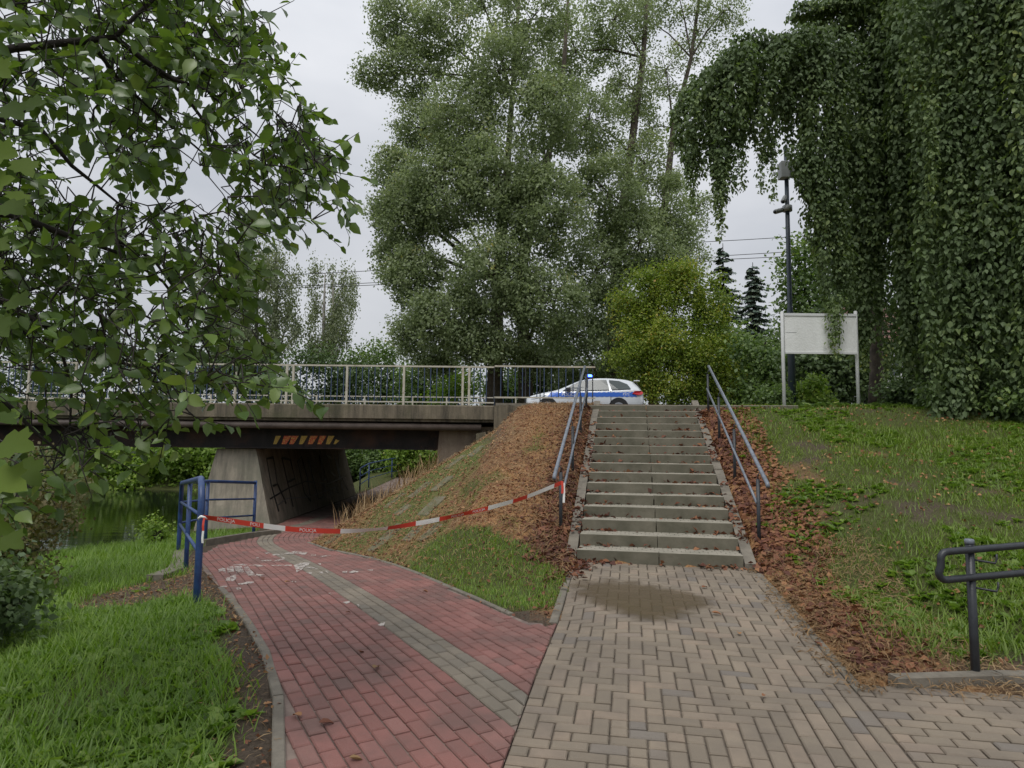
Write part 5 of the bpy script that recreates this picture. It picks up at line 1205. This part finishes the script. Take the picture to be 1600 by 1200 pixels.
BR = [[(-330,420,3.2,9),(-150,330,3.2,8),(15,334,3.3,6.5),(56,349,3.4,6),(112,370,3.5,5),(187,377,3.6,4),(240,405,3.7,2.6),(275,455,3.8,1.5)],
      [(-330,200,3.1,10),(-120,110,3.1,8),(20,75,3.2,7),(139,62,3.3,6),(180,58,3.4,5),(225,94,3.5,4.4),(270,124,3.6,3.6),(322,140,3.7,2.6),(375,190,3.8,1.6),(430,235,3.9,1)],
      [(180,58,3.4,4.5),(214,22,3.4,3.6),(260,-20,3.5,3),(340,-50,3.6,2)],[(-150,150,3.6,6),(64,202,3.7,4.4),(112,259,3.8,3.4),(150,289,3.9,2.6),(195,326,4.0,1.6)],
      [(225,94,3.5,3.6),(290,150,3.9,3),(334,210,4.0,2.6),(352,255,4.1,2.2),(394,281,4.2,1.4),(450,320,4.2,1)],[(112,370,3.5,4),(190,397,3.7,3),(255,440,4,2.4),(300,500,4.2,1.8),(330,560,4.3,1.2)],
      [(-200,420,3.6,7),(0,470,3.7,5),(90,520,3.8,4),(170,560,4.0,3),(260,590,4.2,2.2),(340,600,4.3,1.5),(420,590,4.4,.9)],[(90,520,3.8,3),(112,612,3.9,2.4),(109,676,3.9,1.4)],[(170,560,4,2.4),(205,620,4.1,1.8),(222,680,4.1,1)],
      [(270,124,3.6,2.6),(330,110,3.9,2),(400,120,4.1,1.2),(440,95,4.1,.7)],[(139,62,3.3,4),(190,130,3.8,3),(260,190,4,2.2),(330,250,4.2,1.5),(390,330,4.3,.9)],[(-200,560,3.4,6),(0,620,3.5,4),(60,680,3.6,2.6),(110,720,3.7,1.4)],[(0,470,3.7,4),(80,440,4.2,3),(180,470,4.3,2.2),(280,520,4.4,1.5),(360,540,4.4,1)]]
segs = []; bpts = []
for br_ in BR:
    P = np.array([atY(a, b2, y) for a, b2, y, r in br_]); r = [q[3]*q[2]/F for q in br_]; segs.append((P, r))
    for a, b2 in zip(P[:-1], P[1:]):
        for k in range(6): bpts.append(a+(b2-a)*k/6)
for br_ in BR:
    if br_[0][0] < -100: q = atY(br_[0][0], br_[0][1], br_[0][2]); segs.append((np.array([(-4.35,2.95,min(q[2],zb0+3)-.2), q]), [.06,.035]))
bpts = np.array(bpts)
N0 = 1550; apx = RNG.uniform(-140,550,N0*4); apy = RNG.uniform(-120,800,N0*4); ok = inpoly(apx, apy, FGP)
for hx, hy_, rx, ry in HOLES: ok &= ((apx-hx)/rx)**2+((apy-hy_)/ry)**2 > 1
cn = fbm(apx, apy, .018, 51); ok &= cn > .36; ok &= ~((apy > 545) & (RNG.random(len(apx)) < .40)); ok &= ~((apy > 640) & (apx > 150) & (RNG.random(len(apx)) < .5))
edge = np.minimum.reduce([inpoly(apx+dx, apy+dy, FGP) for dx, dy in ((28,0),(-28,0),(0,28),(0,-28))]); 
apx, apy = apx[ok][:N0], apy[ok][:N0]
LC, LD, LN, LS, LR = [], [], [], [], []
AN = np.array([atY(px, py, RNG.uniform(3.0, 4.7)) for px, py in zip(apx, apy)]); d0 = np.array([np.linalg.norm(bpts-a, axis=1).min() for a in AN]); AN = AN[np.argsort(d0)]
pool = np.concatenate([bpts, np.zeros((len(AN),3))]); npool = len(bpts)      # twigs fork from branches and from earlier twigs
for a in AN:
    dd_ = np.linalg.norm(pool[:npool]-a, axis=1); cand = np.argsort(dd_)[:4]; k = cand[RNG.integers(0,3)] if dd_[cand[0]] > .04 else cand[0]; q = pool[k]; L = dd_[k]
    if L > .5: a = q+(a-q)*.5/L
    pool[npool] = a; npool += 1
    md = (a+q)/2+np.array([0,0,.05])+RNG.normal(size=3)*.035; d = unit(np.array([.55,0,-.35])+RNG.normal(size=3)*.55); Lt = RNG.uniform(.12,.26); e = a+d*Lt+np.array([0,0,-.03])
    segs.append((np.array([q, md, a, e]), [.0045,.0035,.003,.0015]))
    nl = RNG.integers(4,7)
    for j in range(nl):
        f = (j+.6)/nl; sd = unit(np.cross(d, [0,0,1]))*(1 if j%2 else -1); p = a+(e-a)*f; dd = unit(d*.5+sd*.65+np.array([0,0,-.32])+RNG.normal(size=3)*.5)
        LC.append(p); LD.append(dd); LN.append(unit(np.array([0,-.35,.7])+RNG.normal(size=3)*.6)); LS.append(RNG.uniform(.05,.105)); LR.append(np.clip(.15+.55*RNG.random()+.2*(RNG.random()>.8),0,.99))
under(fg, obj_of(tubes_np('branches', segs, MT['dark_bark'], 5), 'branches'))
LC, LD, LN, LS, LR = map(np.array, (LC, LD, LN, LS, LR))
px, py = project(LC); vis = (px > 0) & (px < 1600) & (py > 0) & (py < 1200); sc_ = np.where(vis, LS/LC[:,1], 0); order = np.argsort(-sc_)[:300]
LEAF_N = (np.array([[0,0,0],[.10,.17,.03],[.32,.32,.07],[.64,.27,.04],[.86,.11,-.05],[1,0,-.15],[.86,-.11,-.05],[.64,-.27,.04],[.32,-.32,.07],[.10,-.17,.03],[.34,0,-.01],[.66,0,-.03]]),
          [np.array([[10,11,3,2],[10,8,7,11]]), np.array([[0,10,1],[1,10,2],[11,5,4],[11,4,3],[0,9,10],[9,8,10],[11,6,5],[11,7,6]])])
def leaf_objs(idx, C, D, Nn, S, tpl, mat, nm, par, amt=.85):
    me = leaf_mesh(nm, np.zeros((1,3)), [[1,0,0]], [[0,0,1]], 1., tpl, MT[mat], [.08], True); at = me.attributes.new('solo', 'FLOAT', 'POINT'); at.data.foreach_set('value', [amt]*len(me.vertices))
    for i in idx:
        dd = Vector(D[i]).normalized(); nn = Vector(Nn[i]); ss = nn.cross(dd).normalized(); nn = dd.cross(ss); s_ = float(S[i])
        o = obj_of(me, nm); o.matrix_basis = Matrix(((dd.x*s_,ss.x*s_,nn.x*s_,C[i][0]),(dd.y*s_,ss.y*s_,nn.y*s_,C[i][1]),(dd.z*s_,ss.z*s_,nn.z*s_,C[i][2]),(0,0,0,1))); under(par, o)
leaf_objs(order, LC, LD, LN, LS, LEAF_N, 'fg', 'leaf', fg)
keep = np.ones(len(LC), bool); keep[order] = False
tag(under(fg, obj_of(leaf_mesh('leaf', LC[keep], LD[keep], LN[keep], LS[keep], LEAF_6, MT['fg'], LR[keep]), 'leaf')), kind='stuff')

# maple reaching in at the left edge
mpt = empty('maple_tree', 'yellow-green maple branches with big lobed leaves at the left edge', 'tree', (-3.4,1.2,GZ(-3.4,1.2)))
zb1 = GZ(-3.4,1.2)
under(mpt, MB().tube([(-3.4,1.2,zb1-.2),(-3.3,1.25,zb1+1.2),(-3.2,1.4,zb1+2.6)], [.09,.07,.04], 9).obj('trunk', MT['dark_bark'], None, True))
mC, mD, mN, mS, segs = [], [], [], [], []
for (a, b2, y, s_, rot, tilt) in [(10,165,2.3,.15,-.2,.6),(40,165,2.4,.14,.3,.4),(-10,235,2.2,.16,.1,.7),(30,250,2.3,.14,-.4,.5),(5,320,2.3,.16,.0,.6),(-15,290,2.2,.15,.4,.8),(20,300,2.5,.13,-.3,.5),(15,470,2.4,.15,.2,.6),(-15,500,2.3,.15,-.2,.5),(0,510,2.5,.13,.5,.6),(-10,100,2.3,.15,-.2,.6),(10,30,2.4,.14,.2,.7),(-20,380,2.3,.15,.1,.4),(-20,410,2.4,.14,-.3,.7),
   (5,690,2.0,.17,.15,.25),(-15,745,2.0,.20,.1,.25),(30,725,2.1,.16,-.2,.3),(-20,820,2.1,.15,.2,.4),(5,838,2.2,.13,.0,.5),(-12,650,2.1,.14,.1,.5)]:
    p = atY(a, b2, y); mC.append(p); mD.append(np.array([math.cos(rot), -.2, math.sin(rot*1.6)-.45])); mN.append(np.array([.1,-.6-tilt*.6,.7])+.35*RNG.normal(size=3)); mS.append(s_*.68)
    segs.append((np.array([p, p+np.array([-.1,.05,.03]), (min(p[0]-.4,-2.2), 1.9, p[2]+.05)]), [.002,.003,.006])); segs.append((np.array([(min(p[0]-.4,-2.2), 1.9, p[2]+.05), (-3.2,1.4,min(p[2],zb1+2.5))]), [.006,.02]))
under(mpt, obj_of(tubes_np('branches', segs, MT['dark_bark'], 5), 'branches'))
leaf_objs(range(len(mC)), mC, mD, mN, mS, LEAF_M, 'maple', 'leaf', mpt)

# brown-green bush on the lawn and trailing shrub
def near_bush(label, x, y, hgt, rx, ry, nb, mat, lsz, nper=36, cr=.14, group='bushes on the river side'):
    z0 = GZ(x, y); bl = []
    for k in range(nb):
        an = RNG.random()*6.28; f = RNG.random(); bl.append((x+math.cos(an)*rx*.65*RNG.random()**.5, y+math.sin(an)*ry*.6*RNG.random()**.5, z0+hgt*(.12+.75*f), rx*.38*(1.15-.5*f), ry*.38*(1.15-.5*f), hgt*.20, 16))
    return blob_tree('bush', label, 'bush', [(x,y,z0-.1,.04),(x,y,z0+hgt*.7,.02)], bl, None, nper, lsz, cr, mat, 'dark_bark', group=group, sub=8, limb_r=.015, droop=.2)
near_bush('rusty brown bush at the left edge of the lawn', -6.6, 9.2, 2.1, 1.3, 1.2, 13, 'brownbush', .062)
near_bush('dark green undergrowth at the left edge below the brown bush', -5.0, 6.1, 1.1, .9, .9, 9, 'dkgreen', .075)
near_bush('brown bush overhanging the river behind the rusty one', -10.6, 14.8, 2.3, 1.5, 1.0, 10, 'brownbush', .08)

for px_, Yu, hh, rr_, mt_, lb in ((1425,14.8,.75,.8,'dkgreen','low dark undergrowth right of the brown trunk under the creeper'),(1475,13.6,.6,.8,'green','low leafy undergrowth at the foot of the broad creeper curtain'),(1545,13.2,.55,.7,'dkgreen','dark undergrowth between the two right creeper columns'),(1600,12.6,.6,.7,'green','undergrowth at the right edge below the creeper'),(1268,17.2,.8,.6,'bright','tall pale weeds between sign post and camera mast'),(1205,16.6,.55,.5,'green','weeds on the crest left of the sign')):
    xu = float(atY(px_, 650, Yu)[0]); near_bush(lb, xu, Yu, hh, rr_, rr_*.7, 7, mt_, .085, 30, .13, 'undergrowth on the crest of the right slope')

# ---------------------------------------------------------------- grass, weeds, dead leaves
def scatter(n, x0, x1, y0, y1, keep_fn):
    X = RNG.uniform(x0, x1, n); Y = RNG.uniform(y0, y1, n); k = keep_fn(X, Y); return X[k], Y[k]
def offpath(X, Y):
    u, v = uv(X, Y); return ~((X > xl(Y)-.03) & (X < xr_(Y)+.03)) & ~((v > -.06) & (v < 2.2) & (u < 6.3) & (u > -30)) & ~((v >= 2.2) & (u < -3.25))
def blades(name, label, X, Y, hgt, mat, cat='grass', lean=.35, width=1., rn=None):
    n = len(X); Z = ground_z(X, Y); C = np.stack([X, Y, Z-.01], -1); an = RNG.random(n)*6.283; o = np.stack([np.cos(an), np.sin(an), np.zeros(n)], -1)
    D = unit(np.array([0,0,1.])+o*lean*(.3+RNG.random((n,1)))); T = BLADE[0].copy(); T[:,1] *= width
    o_ = obj_of(leaf_mesh(name, C, D, o, hgt, (T, BLADE[1]), MT[mat], RNG.random(n) if rn is None else rn), name); return tag(o_, label, cat, kind='stuff')
def lawn_keep(X, Y):
    g = masks(X, Y)[0]; return (RNG.random(len(X)) < g**1.3) & offpath(X, Y) & (ground_z(X, Y, False) > WATER-.02)
# left lawn, denser near the camera
X, Y = scatter(300000, -10.5, -1, 2.6, 18.5, lambda X, Y: (X < xl(Y)) & (RNG.random(len(X)) < np.clip(6.2/(Y*Y*.10+2.2), .22, 1)) & lawn_keep(X, Y) & (project(np.stack([X, Y, ground_z(X, Y, False)], -1))[0] > -60))
hg = (.05+.12*RNG.random(len(X)))*(.6+.9*fbm(X, Y, 1.1, 61))*(1+.25*sstep(6,14,Y)); tone = np.clip(.15+.55*fbm(X, Y, .8, 71)+.5*(RNG.random(len(X))-.42), .01, .99)
blades('grass', 'lush green grass on the lawn between bush and cycle path', X, Y, hg*1.1, 'grass', lean=.6, rn=tone, width=.72)
# bank patch and right lawn
X, Y = scatter(230000, -6, 2.2, 5.5, 19, lambda X, Y: (X > xr_(Y)) & (uv(X, Y)[1] < -.05) & lawn_keep(X, Y))
X, Y = X[:52000], Y[:52000]
blades('grass', 'bright grass patch between cycle path and stairs', X, Y, (.03+.055*RNG.random(len(X)))*(.45+.8*masks(X, Y)[0]), 'grass', lean=.5, rn=np.clip(.30+.65*RNG.random(len(X)),0,.98), width=.8)
X, Y = scatter(205000, 2.4, 12.5, 4.2, 17, lambda X, Y: (uv(X, Y)[1] > 2.2) & (RNG.random(len(X)) < np.clip(1.5-Y*.07, .4, 1)) & lawn_keep(X, Y))
blades('grass', 'patchy grass on the slope right of the stairs', X, Y, (.05+.12*RNG.random(len(X)))*(.5+1.0*fbm(X, Y, .9, 81))*(1-.15*sstep(7,13,Y)), 'grass2', lean=.65, rn=np.clip(.1+.6*fbm(X, Y, .7, 83)+.4*(RNG.random(len(X))-.3)+.14*sstep(1.,-1.5,uv(X, Y)[0]),.01,.99), width=.85)
# broad-leaved weeds in the lawns
def weeds(label, X, Y, sz, mat='weed'):
    n = len(X); k = 7; Z = ground_z(X, Y); C = np.repeat(np.stack([X, Y, Z], -1), k, 0); an = RNG.random(n*k)*6.283; o = np.stack([np.cos(an), np.sin(an), np.zeros(n*k)], -1)
    D = o+np.array([0,0,1.])*(.25+.7*RNG.random((n*k,1))); tag(obj_of(leaf_mesh('weeds', C, D, np.array([0,0,1.])+.3*RNG.normal(size=(n*k,3)), np.repeat(sz, k)*(.6+.6*RNG.random(n*k)), LEAF_4, MT[mat], RNG.random(n*k)), 'weeds'), label, 'weeds', kind='stuff')
X, Y = scatter(6500, -6, -1, 2.8, 9, lambda X, Y: (X < xl(Y)-.15) & lawn_keep(X, Y) & (fbm(X, Y, .9, 91) > .46)); weeds('broad-leaved weeds in the left lawn', X, Y, RNG.uniform(.05,.13,len(X)))
X, Y = scatter(7000, 3, 11, 4.8, 15, lambda X, Y: lawn_keep(X, Y) & (fbm(X, Y, .8, 95)+.2*fbm(X, Y, 3., 96) > .54)); weeds('broad-leaved weeds on the right slope', X, Y, RNG.uniform(.05,.11,len(X)))
X, Y = scatter(1400, 6, 12, 14.2, 17.5, lambda X, Y: fbm(X, Y, .8, 97) > .42); weeds('leafy ground cover around the sign and mast', X, Y, RNG.uniform(.09,.2,len(X)), 'green')
# dead leaves and straw
def litter(name, label, X, Y, size, mat, dz=.012, flat=.35, tpl=LEAF_Q, zf=None, elong=1.):
    n = len(X); Z = (ground_z(X, Y) if zf is None else zf(X, Y))+dz*RNG.random(n); an = RNG.random(n)*6.283; e = .1
    gxv = (ground_z(X+e, Y, False)-ground_z(X-e, Y, False))/(2*e) if zf is None else 0*X; gyv = (ground_z(X, Y+e, False)-ground_z(X, Y-e, False))/(2*e) if zf is None else 0*X
    gxv = np.clip(gxv, -1.2, 1.2); gyv = np.clip(gyv, -1.2, 1.2); Nn = unit(np.stack([-gxv, -gyv, np.ones(n)], -1)+flat*RNG.normal(size=(n,3))); o = np.stack([np.cos(an), np.sin(an), np.zeros(n)], -1); D = o-Nn*(o*Nn).sum(1)[:,None]
    T = tpl[0].copy(); T[:,1] *= elong; T[:,2] *= 2.2
    return tag(obj_of(leaf_mesh(name, np.stack([X, Y, Z], -1), D, Nn, size, (T, tpl[1]), MT[mat], np.clip(-.12+.5*fbm(X, Y, 1.2, 99)+.6*(RNG.random(n)-.35)+.32*sstep(.5,1.5,np.abs(uv(X, Y)[1]-1)-.9), .01, .99)), name), label, 'dead leaves', kind='stuff')
def lk(X, Y):
    g, l, m_ = masks(X, Y); return (RNG.random(len(X)) < np.clip(l-.25, 0, 1)*(1-.85*np.clip(g, 0, 1))*(1-.25*np.clip(m_*1.4, 0, 1))) & offpath(X, Y)
X, Y = scatter(170000, -6, 2.2, 6.2, 19.2, lambda X, Y: (X > xr_(Y)+.05) & (uv(X, Y)[1] < 0) & lk(X, Y)); X, Y = X[:30000], Y[:30000]
litter('leaf_litter', 'rust brown dead leaves covering the bank left of the stairs', X, Y, RNG.uniform(.022,.075,len(X))**1.0, 'litter', .025, .5, elong=.8)
X, Y = scatter(150000, -5, 2.2, 6.2, 19.2, lambda X, Y: (X > xr_(Y)+.05) & (uv(X, Y)[1] < 0) & lk(X, Y)); X, Y = X[:40000], Y[:40000]
litter('straw_litter', 'pale dry straw lying on the bank left of the stairs', X, Y, RNG.uniform(.06,.2,len(X)), 'straw', .05, .35, elong=.08)
def band(u0, u1, v0, v1, n): U = RNG.uniform(u0, u1, n); Vv = RNG.uniform(v0, v1, n); return xy(U, Vv)
X1, Y1_ = band(-.3, 6.2, -.62, -.05, 3600); X2, Y2_ = band(-.2, 6.3, 2.1, 3.1, 5200); X3, Y3_ = band(-3.4, .4, 2.25, 2.9, 1700); X4, Y4_ = band(-.9, .1, -.9, .25, 800)
kp = fbm(X2, Y2_, 1.2, 101)+.25*RNG.random(len(X2)) > .42+.25*sstep(2.5,3.2,uv(X2,Y2_)[1]); X2, Y2_ = X2[kp], Y2_[kp]
X = np.concatenate([X1, X2]); Y = np.concatenate([Y1_, Y2_]); litter('leaf_litter', 'red-brown dead leaves drifted along both sides of the stairs', X, Y, RNG.uniform(.045,.115,len(X)), 'litter', .03, .5)
litter('leaf_litter', 'dead leaves and dry straw along the right edge of the grey path', X3, Y3_, RNG.uniform(.04,.11,len(X3)), 'litter', .015, .35)
X, Y = scatter(30000, 3, 12, 5, 16, lambda X, Y: lk(X, Y) & (uv(X, Y)[1] > 2.8)); X, Y = X[:6500], Y[:6500]; Xb, Yb = scatter(3500, 3, 12, 5, 16, lambda X, Y: (uv(X, Y)[1] > 2.8) & offpath(X, Y) & (fbm(X, Y, .7, 131) > .45)); X = np.concatenate([X, Xb]); Y = np.concatenate([Y, Yb])
litter('leaf_litter', 'dead leaves scattered over the grassy slope on the right', X, Y, RNG.uniform(.025,.08,len(X)), 'litter', .05, .45)
X, Y = band(-3.6, .2, 2.25, 3.4, 6000); litter('straw_litter', 'dry needles and straw beside the grey path', X, Y, RNG.uniform(.06,.16,len(X)), 'straw', .03, .35, elong=.08)
X, Y = scatter(6000, -6, -1.2, 3, 12, lambda X, Y: (X < xl(Y)) & (X > xl(Y)-.7)); litter('straw_litter', 'dry grass along the left edge of the cycle path', X, Y, RNG.uniform(.05,.15,len(X)), 'straw', .02, .35, elong=.08)
for v0, v1 in ((-.16,.0), (2.0,2.16)):
    n = 420; U = RNG.uniform(0,6.1,n); kp = fbm(U, U*0+v0, 1.6, 111) > .42; U = U[kp]; Vv = RNG.uniform(v0,v1,len(U)); X, Y = xy(U, Vv); zz_ = SH/ST*U+.072
    litter('leaf_litter', 'dead leaves caught on the sloping slab %s of the stairs' % ('left' if v0 < 0 else 'right'), X, Y, RNG.uniform(.045,.11,len(X)), 'litter', .012, .45, zf=lambda a, b2: zz_)
X, Y = scatter(9000, -6.5, -2.2, 6.2, 11.5, lambda X, Y: (X < xl(Y)-.02) & (masks(X, Y)[0] < .5)); litter('straw_litter', 'dry clippings on the bare soil around the blue guard rail', X, Y, RNG.uniform(.03,.13,len(X)), 'straw', .03, .4, elong=.09)
X, Y = scatter(9000, -5.5, -1, 2.6, 11.5, lambda X, Y: (X < xl(Y)-.02) & (masks(X, Y)[0] < .6)); litter('leaf_litter', 'brown leaf crumbs on the bare soil left of the cycle path', X, Y, RNG.uniform(.015,.05,len(X)), 'litter', .015, .5)
X, Y = scatter(5000, -6, .6, 6.4, 16.5, lambda X, Y: (X > xr_(Y)-.06) & (X < xr_(Y)+.35) & (uv(X, Y)[1] < -.03)); litter('leaf_litter', 'leaf crumbs along the right kerb of the cycle path', X, Y, RNG.uniform(.015,.06,len(X)), 'litter', .012, .5)
X, Y = band(-1.0, .02, -.25, .32, 700); kp = RNG.random(len(X)) < np.clip(1-uv(X, Y)[1]*3.0-.6*(-uv(X, Y)[0]), 0, 1); litter('leaf_litter', 'leaves and needles drifted over the left corner below the lowest step', X[kp], Y[kp], RNG.uniform(.03,.1,kp.sum()), 'litter', .02, .5, zf=lambda a, b2: zpath(a, b2)+.006)
X, Y = band(-3.7, .02, 1.92, 2.30, 2600); kp = RNG.random(len(X)) < sstep(1.95,2.25,uv(X, Y)[1]+.25*(fbm(X, Y, 2.2, 121)-.5)); litter('straw_litter', 'crumbled needles spilling over the right kerb of the grey path', X[kp], Y[kp], RNG.uniform(.02,.09,kp.sum()), 'straw', .02, .4, elong=.25, zf=lambda a, b2: zpath(a, b2)+.012)
# leaves lying on the treads
U, Vv, Zs = [], [], []
for i in range(0, NST+1):
    n = int(26+30*RNG.random()); vv = RNG.random(n); vv = np.where(RNG.random(n) < .45, vv*2.0, np.where(RNG.random(n) < .5, vv*.45, 2-vv*.5)); uu = i*ST-np.abs(RNG.normal(0,.05,n))-.01
    U.append(uu); Vv.append(vv); Zs.append(np.full(n, i*SH+.004) if i else np.full(n, .006))
U, Vv, Zs = map(np.concatenate, (U, Vv, Zs)); X, Y = xy(U, Vv)
litter('leaf_litter', 'dead leaves lying on the stair treads', X, Y, RNG.uniform(.05,.12,len(X)), 'litter', .012, .5, zf=lambda a, b2: Zs)
# dry weeds on the shoulder by the underpass
X, Y = scatter(900, -5, -1.2, 15.5, 19, lambda X, Y: (X > xr_(Y)+.3) & (X < xr_(Y)+2.6)); blades('dry_weeds', 'tall dry seed-headed weeds on the bank shoulder by the underpass', X, Y, RNG.uniform(.2,.75,len(X)), 'straw', 'weeds', .4, .28)
n = len(X)
# single fallen leaves on the paving
LF = [(585,1049,.10,'straw','pale curled yellow leaf on the red pavers'),(410,905,.09,'litter','dark folded leaf near the painted symbol'),(358,972,.10,'litter','rust leaf at the left edge of the red pavers'),(445,912,.08,'litter','brown leaf beside the grey strip'),
  (540,960,.06,'litter','small dark leaf on the grey strip'),(660,925,.08,'litter','dark leaf on the red pavers below the bank'),(498,1136,.09,'litter','tan curled leaf near the bottom left kerb'),(560,1022,.07,'litter','dark flat leaf stain on the red pavers'),(470,1125,.08,'litter','orange leaf beside the left kerb'),
  (1112,890,.10,'litter','long brown leaf close to the lowest step'),(1097,921,.08,'litter','brown leaf right of the wet patch'),(1112,961,.09,'litter','curled leaf below the wet patch'),(1155,995,.07,'litter','brown leaf in the middle of the grey path'),(1272,1007,.09,'litter','red-brown leaf near the right kerb'),(1258,988,.07,'litter','dark leaf on the right edge of the grey path'),
  (1192,1093,.05,'litter','small reddish leaf among the grey pavers'),(1370,963,.12,'straw','pale tan leaf lying in the right grass'),(545,1192,.09,'straw','yellow leaf at the bottom edge of the red path')]
for a, b2, s_, mt, lb in LF:
    p = hit(a, b2, lambda X, Y: ground_z(X, Y, False)); r_ = random.random()*6.28
    T = LEAF_N[0].copy(); T[:,2] = T[:,2]*2.4+.10*(T[:,0]-.5)**2*4; T[:,1] *= .85
    me = leaf_mesh('fallen_leaf', np.array([[0,0,0.]]), [[1,0,0]], [[0,0,1]], s_, (T, LEAF_N[1]), MT[mt], [random.uniform(.15,.8)], True)
    o = obj_of(me, 'fallen_leaf'); o.location = (p[0], p[1], p[2]+.014); o.rotation_euler = (random.uniform(-.2,.2), random.uniform(-.2,.2), r_); tag(o, lb, 'leaf', 'fallen leaves on the paving')
